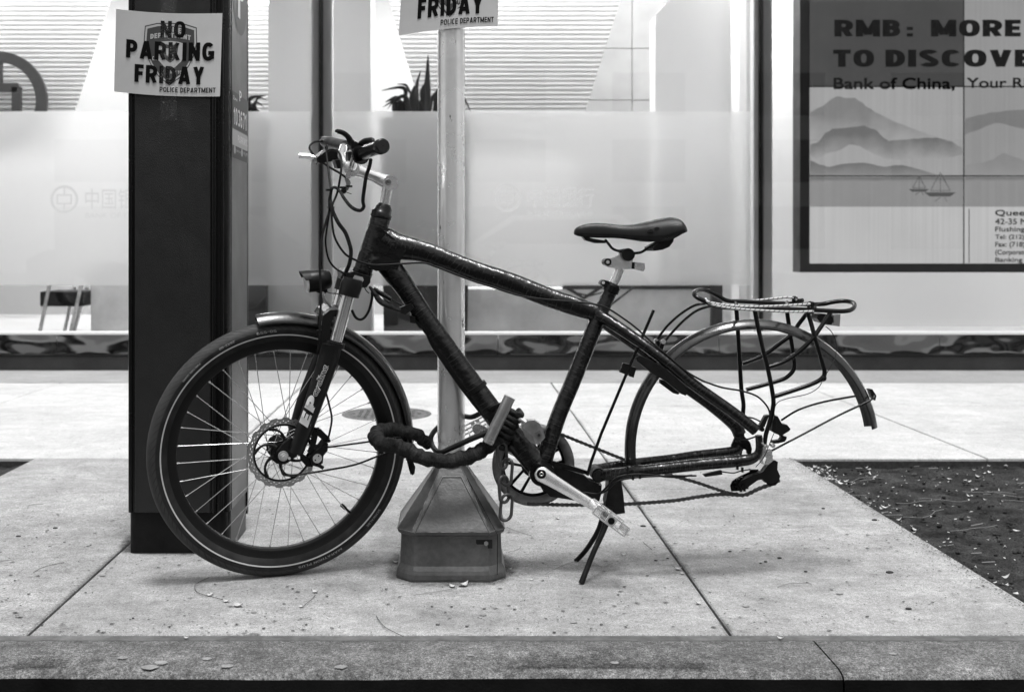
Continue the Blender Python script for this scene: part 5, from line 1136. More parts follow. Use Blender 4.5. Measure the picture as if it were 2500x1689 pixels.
# rear triangle
VN, VF = -.068, .066
ftube([(1462, 766, -.004), (1475, 776, -.02), (1560, 833, VN * .75), (1640, 893, VN), (1700, 943, VN), (1785, 1003, VN), (1845, 1050, VN)], [.0200, .0165, .0145, .0142, .0142, .0142, .0150], 0, 20, name='seat_stay')
ftube([(1462, 775, .004), (1490, 800, .03), (1590, 872, VF), (1660, 935, VF), (1730, 985, VF), (1790, 1033, VF), (1806, 1060, VF)], [.0165, .0140, .0140, .0140, .0150, .0175, .0175], 0, 20, name='seat_stay')
ftube([(1466, 1160, -.02), (1500, 1156, -.045), (1560, 1150, VN), (1640, 1141, VN), (1700, 1134, VN), (1800, 1125, VN), (1838, 1118, VN), (1853, 1100, VN), (1852, 1062, VN)], [.0160, .0145, .0148, .0148, .0150, .0150, .0130, .0095, .0085], 0, 20, name='chain_stay')
ftube([(1455, 1146, .02), (1490, 1138, .045), (1560, 1129, VF), (1640, 1120, VF), (1700, 1111, VF), (1790, 1101, VF), (1806, 1088, VF)], [.0130, .0120, .0128, .0128, .0125, .0135, .011], 0, 20, name='chain_stay')
mb = MB(); mb.prism(BF.L([(1798, 1060), (1815, 1062), (1832, 1080), (1836, 1096), (1834, 1108), (1824, 1108), (1822, 1098), (1814, 1096), (1811, 1110), (1788, 1108), (1786, 1088)], VF - .004)[::-1], nb * .008); part('dropout', mb, 'black_metal', bevel=.001)
mb = MB(); mb.prism(BF.L([(1853, 1066), (1862, 1066), (1866, 1092), (1880, 1100), (1887, 1112), (1886, 1126), (1876, 1134), (1868, 1134), (1872, 1120), (1868, 1114), (1862, 1122), (1866, 1134), (1856, 1130), (1852, 1100)], VN - .004)[::-1], nb * .007); part('dropout', mb, 'alloy', bevel=.001, label='bright metal dropout')
mb = MB()
for p, r_ in (((1870, 1089), .0055), ((1888, 1088), .0055), ((1878, 1104), .0085)): c = BF.P(*p, VN - .012); mb.tube([c, c + nb * .014], r_, 12); mb.tube([c - nb * .003, c], r_ * .55, 6)
part('dropout_bolt', mb, 'chrome')
# seat post, clamp and saddle
part('seat_post', T(BF, [(1493, 702), (1504, 680), (1513, 656)], .0125, 0, 24, 0), 'alloy')
mb = T(BF, [(1489, 713), (1495, 698)], .0222, 0, 28, 0); mb.prism(BF.L([(1468, 686), (1474, 683), (1484, 686), (1484, 700), (1470, 698), (1465, 692)], -.016)[::-1], nb * .032); part('seat_clamp', mb, 'black_metal', bevel=.002)
mb = MB(); c = BF.P(1473, 690, -.018); mb.tube([c, c + nb * .004], .0042, 10); part('clamp_bolt', mb, 'chrome')
mb = MB(); mb.prism(BF.L([(1480, 632), (1498, 630), (1516, 640), (1545, 642), (1549, 650), (1544, 657), (1518, 658), (1484, 652), (1475, 644)], -.014)[::-1], nb * .028); mb.prism(BF.L([(1496, 630), (1512, 622), (1522, 608), (1546, 628), (1544, 643), (1516, 642)], -.011)[::-1], nb * .022); sus = part('suspension_link', mb, 'alloy', bevel=.002)
mb = MB(); mb.prism(BF.L([(1550, 640), (1574, 643), (1575, 656), (1571, 663), (1549, 657)], -.015)[::-1], nb * .030); mb.tube([BF.P(1562, 647, -.019), BF.P(1562, 647, -.015)], .006, 14); part('link_block', mb, 'alloy', bevel=.0015)
mb = MB(); c = BF.P(1484, 640, -.020); mb.tube([c, c + nb * .040], .0098, 20); part('link_pivot', mb, 'black_metal', bevel=.001)
mb = MB(); mb.prism(BF.L([(1543, 641), (1550, 640), (1549, 657), (1542, 656)], -.015)[::-1], nb * .03); part('link_bumper', mb, 'black_rubber', bevel=.001)
mb = MB(); c = BF.P(1484, 640, -.0225); mb.tube([c, c + nb * .003], .0048, 6); part('pivot_bolt', mb, 'chrome')
mb = MB(); c = BF.P(1534, 622, -.026); mb.tube([c, c + nb * .052], .0165, 24); mb.prism(BF.L([(1514, 610), (1536, 606), (1552, 618), (1548, 630), (1525, 628)], -.024)[::-1], nb * .048); part('saddle_clamp', mb, 'black_plastic', bevel=.002)
sad = [  # image x, centre top y, edge y, half width
    (1401, 567, 571, .004), (1404, 559, 573, .012), (1416, 551, 577, .018), (1441, 545, 580, .021), (1475, 545, 581, .023), (1515, 549, 582, .030), (1549, 547, 586, .043), (1580, 540, 590, .058), (1610, 533, 590, .070), (1632, 530, 582, .077), (1650, 535, 572, .078), (1660, 546, 568, .073), (1665, 558, 566, .062), (1666, 566, 568, .04)]
ss_, _ = catmull([Vector((a, b, c)) for a, b, c, d in sad], [0] * len(sad), 4); wd_, _ = catmull([Vector((d, 0, 0)) for a, b, c, d in sad], [0] * len(sad), 4)
mb = MB(); vs_ = []; K = 20
for p, wv in zip(ss_, wd_):
    ctr = BF.P(p.x, p.y); edge = BF.P(p.x, p.z); hgt = (ctr - edge).length; hw = max(.003, wv.x)
    for k in range(K + 1):
        t = -1 + 2 * k / K; sh = abs(t) ** 3.2; vs_.append(ctr + nb * hw * math.sin(t * math.pi / 2) * (1 - .04 * sh) - Vector((0, 0, hgt * sh * 1.0 + (.006 if hw > .04 else .002) * math.exp(-(t / .16) ** 2))))
    for k in range(K + 1):
        t = 1 - 2 * k / K; vs_.append(edge + nb * hw * .88 * t + Vector((0, 0, .004 - .006 * 0)))
M_ = 2 * (K + 1); nS = len(ss_)
mb.add(vs_, [(i * M_ + k, i * M_ + (k + 1) % M_, (i + 1) * M_ + (k + 1) % M_, (i + 1) * M_ + k) for i in range(nS - 1) for k in range(M_)] + [tuple(range(M_))[::-1], tuple((nS - 1) * M_ + k for k in range(M_))], True)
saddle = part('saddle', mb, 'saddle_vinyl')
mb = MB()
for p, s_ in (((1588, 564), 5.5), ((1604, 558), 5)):
    # dark vent openings on the near flank
    q = (p[0] - 1549) / 34; 
    vsx = [BF.P(p[0] + s_ * math.cos(R(a)) * 1.15, p[1] + s_ * math.sin(R(a)) * .65, -.061) for a in range(0, 360, 20)]
    mb.prism(vsx[::-1], nb * .03)
build('vent', mb, 'dark_hole', saddle)
mb = MB(); mb.prism(BF.L([(1418, 573), (1445, 582), (1480, 588), (1478, 594), (1455, 594), (1430, 587)], -.014)[::-1], nb * .028); build('nose_base', mb, 'black_plastic', saddle, bevel=.002)
mb = MB(); mb.prism(BF.L([(1594, 603), (1610, 594), (1646, 578), (1644, 590), (1634, 603), (1618, 610), (1596, 613)], -.055)[::-1], nb * .11); build('rear_base', mb, 'black_plastic', saddle, bevel=.006)
for v in (-.022, .022): build('rail', T(BF, [(1478, 586, v * .5), (1486, 596, v * .8), (1497, 608, v), (1516, 614, v), (1545, 618, v), (1565, 616, v), (1582, 606, v * 1.4), (1600, 600, v * 1.6)], .0035, 0, 8, 5), 'black_metal', saddle)
# rear mudguard
cg = BF.P(1836, 1092); RG = 0.3335
er = BF.x; ez_ = BF.z
part('rear_mudguard', guard(cg, er, ez_, nb, RG, .0265, 9, 187, .023, seg=110), 'fender_black')
mb = MB(); mb.prism(BF.L([(1486, 1172), (1516, 1168), (1522, 1206), (1526, 1252), (1500, 1256), (1482, 1244), (1478, 1226), (1484, 1200)], -.012)[::-1], nb * .045); part('mud_flap', mb, 'black_matte', bevel=.004)
part('mudguard_stay', T(BF, [(1907, 1026, -.04), (1950, 1000, -.04), (2010, 981, -.035), (2092, 966, -.028)], .0028, 0, 8, 5), 'black_metal')
part('mudguard_stay', T(BF, [(1880, 1102, VN), (1960, 1060, -.055), (2047, 1014, -.04), (2115, 982, -.036), (2130, 972, -.03), (2134, 962, 0)], .0028, 0, 8, 5), 'black_metal')
mb = MB(); mb.prism(BF.L([(2122, 950), (2130, 950), (2140, 966), (2137, 978), (2130, 972)], -.01)[::-1], nb * .02); part('stay_clip', mb, 'black_plastic', bevel=.001)
# luggage rack
rk = part('luggage_rack', T(BF, [(1728, 739, -.055), (1745, 746, -.055), (1790, 752, -.055), (1900, 754, -.055), (1990, 757, -.055), (2050, 760, -.053), (2076, 757, -.035), (2086, 748, -.005), (2082, 739, .03), (2062, 735, .052), (2035, 737, .055), (2000, 743, .055), (1920, 741, .055), (1810, 736, .055), (1775, 734, .055), (1752, 722, .053), (1728, 711, .04), (1712, 708, .02), (1695, 714, -.02), (1700, 725, -.048)], .0058, 0, 14, 5, closed=True), 'black_metal')
def rtube(pts, r=.0058, v=0, name='rack_strut'): return build(name, T(BF, pts, r, v, 12, 6), 'black_metal', rk)
for px_ in (1800, 1925): rtube([(px_, 753, -.055), (px_ - 4, 738, .055)], .005)
NV, FV = -.068, .068
rtube([(1842, 753, -.057), (1851, 800, -.062), (1862, 850, NV), (1873, 893, NV), (1885, 953, NV), (1888, 988, NV), (1879, 1030, NV), (1870, 1060, NV), (1866, 1088, NV)])
rtube([(1970, 758, -.057), (1979, 785, -.06), (1989, 822, NV), (2008, 886, NV), (2013, 908, NV), (2008, 922, NV), (1985, 936, NV), (1940, 952, NV), (1890, 968, NV)])
rtube([(2030, 759, -.05), (2006, 795, -.06), (1982, 828, NV), (1950, 859, NV), (1914, 883, NV), (1878, 896, NV)])
rtube([(1797, 745, .055), (1801, 800, .06), (1806, 886, FV), (1810, 949, FV), (1815, 985, FV), (1814, 1010, FV), (1812, 1060, FV), (1818, 1092, FV)])
rtube([(1920, 750, .055), (1929, 815, FV), (1938, 874, FV), (1938, 900, FV), (1925, 917, FV), (1902, 929, FV), (1822, 951, FV)])
rtube([(1970, 765, .055), (1950, 791, FV), (1933, 816, FV), (1902, 840, FV), (1861, 869, FV), (1812, 888, FV)])
rtube([(1722, 741, .02), (1695, 746, .02), (1661, 767, .02), (1628, 797, .02), (1603, 830, .02)], .0034); rtube([(1760, 742, -.03), (1708, 755, -.025), (1672, 780, -.02), (1638, 815, -.02), (1619, 838, -.02)], .0034)
mb = MB()
for p, v in (((1603, 833), .01), ((1620, 834), -.03)): c = BF.P(*p, v); mb.tube([c, c + nb * .01], .0062, 14)
build('rack_bolt', mb, 'chrome', rk)
mb = MB(); mb.tube(BF.L([(1604, 832), (1616, 850)], .01), .006, 8); mb.tube(BF.L([(1619, 836), (1612, 856)], -.02), .006, 8); build('rack_bracket', mb, 'black_metal', rk)
mb = MB(); mb.prism(BF.L([(1996, 768), (2012, 766), (2028, 770), (2034, 776), (2032, 792), (2020, 793), (2002, 787), (1995, 778)], -.02)[::-1], nb * .045); tl = part('rear_light', mb, 'black_plastic', bevel=.003)
mb = MB(); mb.prism(BF.L([(2035, 769), (2052, 767), (2050, 797), (2028, 794), (2036, 788)], -.022)[::-1], nb * .05); build('lens', mb, 'tail_lens', tl, bevel=.002)
part('light_wire', T(BF, [(2016, 797, -.02), (2030, 810, -.04), (2041, 835, -.05), (2040, 870, -.06), (2026, 898, NV - .006), (2010, 925, NV - .008), (1998, 946, NV), (1970, 962, NV), (1920, 973, NV - .01), (1896, 985, NV - .01), (1890, 1010, NV - .01), (1895, 1040, NV - .01), (1882, 1075, NV - .012), (1865, 1115, NV - .012), (1845, 1140, NV - .01)], .0011, 0, 6, 5), 'black_rubber')
mb = MB(); c = BF.P(2010, 923, NV); mb.ball(c, .0085, 8, (1, .8, 1)); part('cable_tie', mb, 'black_plastic')
# rear brake, derailleur, chain
mb = MB(); mb.prism(BF.L([(1893, 1015), (1899, 1016), (1910, 1036), (1922, 1037), (1930, 1047), (1927, 1052), (1912, 1061), (1905, 1063), (1893, 1058), (1884, 1052), (1886, 1030)], VN - .004)[::-1], nb * .030); mb.prism(BF.L([(1904, 1060), (1912, 1060), (1914, 1065), (1921, 1066), (1920, 1072), (1916, 1078), (1900, 1082), (1886, 1083), (1888, 1076), (1904, 1074), (1908, 1068)], VN)[::-1], nb * .016); mb.prism(BF.L([(1868, 1015), (1878, 1013), (1872, 1030), (1866, 1042), (1856, 1048), (1852, 1044), (1862, 1026)], VN)[::-1], nb * .014); part('rear_caliper', mb, 'black_plastic', bevel=.0015)
mb = MB(); c = BF.P(1861, 1048, VN - .01); mb.tube([c, c + nb * .02], .006, 12); part('caliper_bolt', mb, 'black_metal')
VD = .075
mb = MB(); mb.prism(BF.L([(1880, 1126), (1892, 1123), (1899, 1127), (1898, 1146), (1904, 1160), (1902, 1172), (1888, 1180), (1868, 1178), (1862, 1170), (1850, 1172), (1822, 1192), (1812, 1194), (1804, 1184), (1812, 1172), (1838, 1160), (1862, 1152), (1874, 1136)], VN + .002)[::-1], nb * .022)
der = part('derailleur', mb, 'black_plastic', bevel=.003)
mb = MB(); mb.prism(BF.L([(1783, 1186), (1788, 1175), (1800, 1166), (1830, 1152), (1832, 1146), (1852, 1146), (1848, 1168), (1826, 1186), (1804, 1198), (1786, 1199)], VN + .026)[::-1], nb * .004); build('cage', mb, 'black_metal', der, bevel=.001)
mb = MB(); c = BF.P(1811, 1182, VN + .016); X3 = BF.x
for i in range(11):
    a = 2 * math.pi * i / 11; mb.obox(c + (X3 * math.cos(a) + Vector((0, 0, 1)) * math.sin(a)) * .016, X3 * .003, nb * .003, Vector((0, 0, .003)))
mb.tube([c - nb * .004, c + nb * .004], .0145, 20); mb.tube([c - nb * .02, c + nb * .004], .005, 10); build('jockey_wheel', mb, 'black_metal', der)
mb = MB(); c = BF.P(1884, 1168, VN + .03); mb.tube([c - nb * .004, c + nb * .004], .018, 20); build('jockey_wheel', mb, 'black_metal', der)
def chain(pts, sp=10, pitch=.0127):
    P_, _ = catmull(pts, [0] * len(pts), sp); seg = [P_[0]]; acc = 0; mb = MB()
    for a, b in zip(P_[:-1], P_[1:]):
        L_ = (b - a).length; d = 0
        while acc + (L_ - d) >= pitch: d += pitch - acc; acc = 0; seg.append(a + (b - a) * (d / L_))
        acc += L_ - d
    for i, (a, b) in enumerate(zip(seg[:-1], seg[1:])):
        u = (b - a).normalized(); s_ = nb; t_ = u.cross(s_).normalized(); wdt = .0038 if i % 2 else .0026
        for sgn in (-1, 1):
            o_ = s_ * wdt * sgn; out = []
            for k in range(8): an = math.pi / 2 + math.pi * k / 7; out.append(a + (u * math.cos(an) + t_ * math.sin(an)) * .0046)
            out2 = []
            for k in range(8): an = -math.pi / 2 + math.pi * k / 7; out2.append(b + (u * math.cos(an) + t_ * math.sin(an)) * .0046)
            mid1 = (a + b) / 2 - t_ * .0028; mid2 = (a + b) / 2 + t_ * .0028
            mb.prism([p + o_ for p in out + [mid1] + out2 + [mid2]], s_ * .001 * sgn)
        mb.tube([a - s_ * .0045, a + s_ * .0045], .0026, 8)
    return mb
VC = .045
part('drive_chain', chain(BF.L([(1330, 1052, VC), (1345, 1052, VC), (1372, 1061, VC), (1440, 1088, VC), (1518, 1119, VC), (1600, 1148, VC), (1660, 1166, VC), (1700, 1177, VC), (1750, 1194, .02), (1783, 1204, -.02), (1800, 1206, -.03)])), 'chain_iron')
part('drive_chain', chain(BF.L([(1290, 1228, VC), (1340, 1231, VC), (1430, 1232, VC), (1526, 1230, VC), (1640, 1222, .03), (1700, 1213, .015), (1760, 1206, -.01), (1800, 1208, -.03), (1822, 1207, -.035), (1849, 1194, -.035), (1876, 1184, -.035), (1894, 1178, -.035), (1901, 1166, -.035), (1890, 1150, -.035), (1870, 1146, -.035), (1862, 1150, -.035), (1845, 1168, -.035), (1832, 1178, -.035)])), 'chain_iron')
# chainring with guard, cranks, pedals
cr = BF.P(1302, 1134, .050)
mb = MB(); mb.revolve(cr, BF.x, BF.z, nb, [(.0830, -.004), (.0860, -.007), (.0950, -.009), (.1050, -.007), (.1085, -.002), (.1085, .002), (.0830, .002)], n=96, closed_prof=True)
crs = part('chain_guard', mb, 'tarnish')
mb = MB()
for i in range(5):
    a = R(i * 72 + 18); u = BF.x * math.cos(a) + BF.z * math.sin(a); s_ = BF.x * -math.sin(a) + BF.z * math.cos(a)
    for g_ in (-1, 1): mb.prism([cr + u * .02 + s_ * g_ * .008, cr + u * .02 + s_ * g_ * .014, cr + u * .086 + s_ * g_ * .022, cr + u * .086 + s_ * g_ * .014][::g_], nb * .006)
mb.tube([cr - nb * .004, cr + nb * .008], .032, 32); mb.revolve(cr, BF.x, BF.z, nb, [(.076, .001), (.0835, .001), (.0835, .004), (.076, .004)], n=80, closed_prof=True); build('chainring', mb, 'black_metal', crs)
VK = -.062; mb = MB()
def lathe2(pts, ws, v, th):                           # flat tapered arm with rounded ends
    a, b = BF.P(*pts[0], v), BF.P(*pts[1], v); u = (b - a).normalized(); t_ = nb.cross(u).normalized(); out = []
    for k in range(13): an = math.pi / 2 + math.pi * k / 12; out.append(a + (u * math.cos(an) + t_ * math.sin(an)) * ws[0])
    out += [a + (b - a) * .25 - t_ * ws[0] * .86, a + (b - a) * .6 - t_ * ws[1] * 1.2]
    for k in range(9): an = -math.pi / 2 + math.pi * k / 8; out.append(b + (u * math.cos(an) + t_ * math.sin(an)) * ws[1])
    out += [a + (b - a) * .6 + t_ * ws[1] * 1.2, a + (b - a) * .25 + t_ * ws[0] * .86]
    return MB().prism(out, nb * th)
mb = T(BF, [(1309, 1149), (1314, 1152), (1322, 1157), (1352, 1175), (1400, 1204), (1450, 1234), (1474, 1249), (1482, 1254)], [.008, .0155, .0200, .0165, .0140, .0125, .0125, .006], VK - .008, 28, 5, flat=.5); crk = part('crank_arm', mb, 'alloy')
mb = MB(); c = BF.P(1322, 1157, VK - .018); mb.tube([c, c + nb * .004], .0118, 28); build('crank_bolt', mb, 'black_metal', crk)
mb = MB(); c = BF.P(1322, 1157, VK - .019); mb.revolve(c, BF.x, BF.z, nb, [(.0035, 0), (.0052, 0), (.0052, .002), (.0035, .002)], n=24, closed_prof=True); build('bolt_ring', mb, 'chrome', crk)
def pedal(c, d, hw, hh, w0, w1, m_, cap):             # cage pedal seen from its end
    up_ = nb.cross(d).normalized()
    if up_.z < 0: up_ = -up_
    mb = MB()
    for q in (w0, w1):
        for s_ in (-1, 1): mb.obox(c + nb * q + up_ * s_ * hh, d * hw, nb * .002, up_ * .0022); mb.obox(c + nb * q + d * s_ * hw, d * .002, nb * .002, up_ * hh)
        mb.obox(c + nb * q, d * .013, nb * .002, up_ * hh)
    for s_ in (-1, 1):
        mb.obox(c + nb * (w0 + w1) / 2 + d * s_ * hw, d * .0022, nb * abs(w1 - w0) / 2, up_ * hh * .8)
        for t_ in (-.6, 0, .6): mb.obox(c + nb * (w0 + w1) / 2 + d * t_ * hw + up_ * s_ * hh * .8, d * .002, nb * abs(w1 - w0) / 2, up_ * .002)
    pd = part('pedal', mb, m_, bevel=.0008)
    mb = MB(); mb.tube([c + nb * (w0 - .003), c + nb * (w1 + .003)], .0085, 20); build('pedal_spindle', mb, cap, pd)
    return pd
pc = BF.P(1490, 1268, -.150); pdv = (BF.P(1530, 1297, -.15) - BF.P(1445, 1234, -.15)).normalized()
pedal(pc, pdv, .048, .0115, -.012, .062, 'alloy', 'black_metal')
fc = BF.P(1166, 1046, .12); part('crank_arm', lathe2([(1310, 1128), (1166, 1047)], (.0185, .0140), .066, .014), 'alloy', bevel=.004)
pedal(fc, Vector((.9, 0, .45)).normalized(), .045, .011, .0, .07, 'dull_chrome', 'tarnish')
# kick stand
ks = part('kickstand', T(BF, [(1487, 1235, -.01), (1482, 1262, -.02), (1475, 1290, -.030), (1448, 1350, -.065), (1430, 1395, -.087), (1419, 1424, -.097)], [.011, .011, .0078, .0068, .0072, .0075], 0, 14, 3), 'black_matte')
ks.name = 'kickstand_leg'
part('kickstand_leg', T(BF, [(1478, 1240, .02), (1466, 1282, .035), (1452, 1310, .055), (1430, 1343, .095), (1411, 1364, .107), (1404, 1369, .110)], [.009, .0075, .0065, .0065, .0062, .0058], 0, 14, 4), 'black_matte')
# loose rod with its clamp
part('thin_rod', T(BF, [(1596, 757), (1468, 1058), (1434, 1160)], .0040, -.046, 12, 2), 'black_metal')
mb = MB(); mb.prism(BF.L([(1521, 886), (1541, 890), (1533, 916), (1512, 908)], -.052)[::-1], nb * .012); mb.prism(BF.L([(1540, 894), (1554, 898), (1547, 922), (1536, 918)], -.056)[::-1], nb * .018); part('rod_clamp', mb, 'black_plastic', bevel=.001)
mb = MB(); mb.prism(BF.L([(1553, 874), (1562, 868), (1592, 880), (1650, 920), (1680, 955), (1674, 966), (1664, 962), (1625, 930), (1592, 912), (1556, 882)], VN - .01)[::-1], nb * .018); part('stay_guard', mb, 'black_matte', bevel=.003)
mb = MB(); mb.prism(BF.L([(1612, 927), (1622, 928), (1660, 958), (1656, 963), (1644, 960), (1612, 936)], VF - .01)[::-1], nb * .016); part('stay_guard', mb, 'black_matte', bevel=.002)

# handlebar, stem, levers
st = part('stem', T(WF, [(936, 515), (941, 488), (947, 452)], [.0120, .0132, .0138], 0, 24, 3), 'alloy')
c = WF.P(949, 446); mb = MB(); mb.tube([c - nw * .017, c + nw * .017], .0195, 32); build('stem_knuckle', mb, 'alloy', st, bevel=.002)
mb = T(WF, [(950, 447), (934, 441), (912, 431), (885, 421), (862, 414)], [.0192, .0170, .0145, .0148, .0175], 0, 28, 5, flat=.85); build('stem_arm', mb, 'alloy', st)
mb = MB(); c = WF.P(948, 445, -.0175); mb.revolve(c, WF.x, WF.z, nw, [(.0050, -.001), (.0078, -.001), (.0078, .003), (.0050, .003)], n=24, closed_prof=True); mb.tube([c - nw * -.0005, c + nw * .002], .005, 6); build('stem_bolt', mb, 'tarnish', st)
mb = MB(); put_big(mb, 'PROMAX', quad_fn(WF.P(902, 429, -.0150), WF.P(928, 439, -.0165), WF.P(903.5, 424, -.0150)), .16); build('stem_lettering', mb, 'tarnish', st)
c = WF.P(855, 412); mb = MB(); mb.tube([c - nw * .022, c + nw * .022], .0195, 28); mb.tube([WF.P(850, 430, -.012), WF.P(850, 430, .012)], .007, 12); build('bar_clamp', mb, 'alloy', st, bevel=.002)
bar = part('handlebar', T(WF, [(795, 347, .295), (815, 350, .24), (836, 356, .19), (838, 364, .13), (834, 384, .08), (850, 409, .035), (855, 412, 0), (862, 407, -.035), (867, 389, -.08), (874, 378, -.12), (886, 371, -.17), (905, 365, -.22), (931, 358, -.28)], [.0112] * 13, 0, 20, 5), 'chrome')
mb = T(WF, [(884, 376, -.165), (905, 367, -.215), (929, 359, -.272)], [.0162, .0160, .0160], 0, 28, 3); mb.tube(WF.L([(882, 377, -.16), (878, 378, -.154)]), [.0245, .0245], 28); mb.tube(WF.L([(927, 359.5, -.270), (934, 357, -.288), (935, 356.6, -.290)]), [.0182, .0178, .0150], 28); build('grip', mb, 'grip_rubber', bar)
mb = MB(); c = WF.P(935, 356.5, -.2905); mb.tube([c, c + nw * .001], .0018, 8); build('grip_hole', mb, 'dark_hole', bar)
mb = T(WF, [(843, 357, .165), (815, 350, .235), (807, 348, .255), (793, 346, .295)], [.0155, .0155, .0165, .0155], 0, 24, 3); build('grip', mb, 'grip_grey', bar)
mb = T(WF, [(886, 366, -.13), (872, 358, -.14), (858, 349, -.145), (850, 335, -.148), (838, 325, -.15), (824, 321, -.15), (821, 324, -.15)], [.0075, .010, .0085, .0068, .0062, .0060, .004], 0, 12, 4); lv = build('brake_lever', mb, 'black_metal', bar)
mb = MB(); mb.prism(WF.L([(856, 343), (872, 348), (884, 360), (886, 374), (874, 376), (858, 364)], -.155)[::-1], nw * .028); mb.tube(WF.L([(880, 350, -.14), (893, 345, -.16), (908, 343, -.19), (911, 347, -.20)]), [.006, .008, .007, .004], 10, smooth_path=3); build('lever_clamp', mb, 'black_plastic', bar, bevel=.003)
mb = MB(); c = WF.P(872.5, 358.5, -.158); mb.tube([c, c + nw * .003], .0030, 10); build('lever_bolt', mb, 'chrome', bar)
mb = T(WF, [(772, 385, .16), (750, 381, .17), (730, 380, .175)], [.0050, .0095, .0085], 0, 4, 0); build('brake_lever', mb, 'alloy', bar, bevel=.002)
mb = MB(); mb.prism(WF.L([(774, 386), (782, 378), (800, 366), (822, 364), (834, 372), (832, 392), (812, 394), (798, 396), (782, 400), (774, 394)], .12)[::-1], nw * .06); mb.prism(WF.L([(818, 392), (832, 390), (838, 412), (824, 412)], .06)[::-1], nw * .04); build('lever_clamp', mb, 'black_plastic', bar, bevel=.004)
mb = MB(); mb.prism(WF.L([(850, 372), (858, 370), (858, 396), (850, 394)], .02)[::-1], nw * .03); build('lever_clamp', mb, 'black_plastic', bar, bevel=.003)
# cables and hoses
def cable(pts, r, v=0, m_='black_rubber', fr=WF, name='cable'): return part(name, T(fr, pts, r, v, 8, 6), m_)
cable([(792, 345, .28), (768, 347, .24), (756, 358, .2), (760, 371, .18), (776, 388, .15), (802, 407, .1), (834, 426, .05), (851, 441, .03), (852, 452, .02), (844, 458, 0), (836, 464, -.01), (832, 474, -.01)], .0030)
cable([(795, 362, .1), (799, 356, .09), (797, 375, .08), (802, 415, .05), (806, 452, .02), (808, 468, 0), (804, 487, -.01), (804, 509, -.02), (803, 519, -.02), (794, 548, -.03), (786, 580, -.04), (783, 611, -.05), (781, 659, -.06), (783.6, 707, -.07), (783, 748, -.08), (781, 790, -.09), (779, 834, -.095), (775, 860, -.08)], .0030)
cable([(783, 383, .1), (795, 373, .09), (808, 366, .06), (827, 372, .03), (834, 395, 0), (831, 431, -.02), (823, 472, -.02), (811, 503, -.03), (810, 532, -.04), (815, 572, -.05), (827, 599, -.06), (846, 623, -.06), (872, 637, -.045)], .0028)
cable([(872, 637, -.045), (904, 646, -.04), (939, 646.5, -.042), (975, 644.5, -.04), (1033, 642, -.036), (1063, 651, -.034), (1110, 669, -.032), (1155, 686, -.03), (1200, 700, -.03), (1262, 720, -.03), (1323, 730, -.03), (1400, 737, -.032), (1446, 742, -.032), (1480, 751, -.034), (1523, 778, -.045), (1557, 804, -.056), (1594, 838, -.066), (1626, 865, -.074), (1672, 904, -.080), (1707, 925, -.080), (1727, 934, -.08), (1764, 946, -.07), (1810, 954, -.06), (1846, 966, -.06), (1867, 984, -.06), (1877, 1000, -.06), (1880, 1014, -.06)], .0024, fr=BF)
cable([(905, 390, -.22), (902, 407, -.20), (894, 431, -.17), (889, 463, -.14), (886, 490, -.12), (888, 505, -.11), (880, 514, -.10), (866, 511, -.09), (853, 501, -.07), (840, 484, -.05), (832, 471, -.03), (821, 459, -.02), (811, 460, -.02), (807, 476, -.02), (806, 492, -.02), (811, 510, -.03), (814, 520, -.03), (827, 546, -.04), (843, 568, -.04), (853, 595, -.05), (857, 615, -.05), (854, 640, -.05), (847, 659, -.04), (835, 680, -.03)], [.0045] * 10 + [.0038] * 4 + [.0050] * 10, m_='rope_black')
cable([(806, 505, -.02), (802, 532, -.02), (797, 564, -.02), (795, 595, -.02), (802, 632, -.02), (818, 654, -.02), (842, 668, -.01)], .0025)
cable([(859, 757, -.04), (867, 773, -.04), (878, 780, -.04), (890, 775, -.04), (901, 757, -.04), (908, 729, -.04), (908, 713, -.04)], .0035)
cable([(886, 692, -.03), (893, 708, -.04), (901, 716, -.04)], .0012)
cable([(902, 700, -.03), (912, 712, -.035), (926, 733, -.035), (942, 745, -.035), (960, 752, -.03), (978, 758, -.03)], [.003, .0055, .0075, .0065, .005, .005], m_='rope_black', fr=BF)
mb = MB(); pts = []
a, b = BF.P(912, 706, -.032), BF.P(955, 731, -.032); d = (b - a); u = d.normalized(); s1 = nb; s2 = u.cross(nb)
for i in range(26 * 8 + 1): t_ = i / (26 * 8); an = 2 * math.pi * t_ * 26; pts.append(a + d * t_ + (s1 * math.cos(an) + s2 * math.sin(an)) * .0058)
mb.tube(pts, .0011, 5); mb.tube([a - d * .2, b + d * .6], .0022, 6); part('coiled_spring', mb, 'black_metal')
mb = MB(); 
for p in ((803, 464), (808, 507), (852, 455), (835, 458)): c = WF.P(*p, -.02); mb.obox(c, WF.x * .0075, nw * .006, WF.z * .0025)
for p, q in (((778, 390), (772, 402)), ((846, 470), (858, 474))): mb.tube([WF.P(*p, .0), WF.P(*q, 0)], .0010, 5)
c = WF.P(779, 812, -.09); mb.obox(c, WF.x * .006, nw * .006, WF.z * .006); c = WF.P(839, 466, .0); mb.ball(c, .008, 8)
part('cable_tie', mb, 'black_plastic')
cable([(846, 436, .02), (850, 452, .01), (846, 462, .0)], .005, m_='tarnish', name='connector')
cable([(1405, 1208, -.03), (1425, 1202, -.04), (1460, 1205, -.05), (1480, 1190, -.07), (1505, 1166, -.085), (1540, 1158, -.085), (1580, 1158, -.085), (1640, 1164, -.08), (1690, 1160, -.08)], .0026, fr=BF); cable([(1465, 1205, -.04), (1482, 1196, -.06), (1502, 1178, -.085), (1530, 1168, -.085), (1600, 1162, -.085), (1700, 1161, -.08)], .0024, fr=BF)
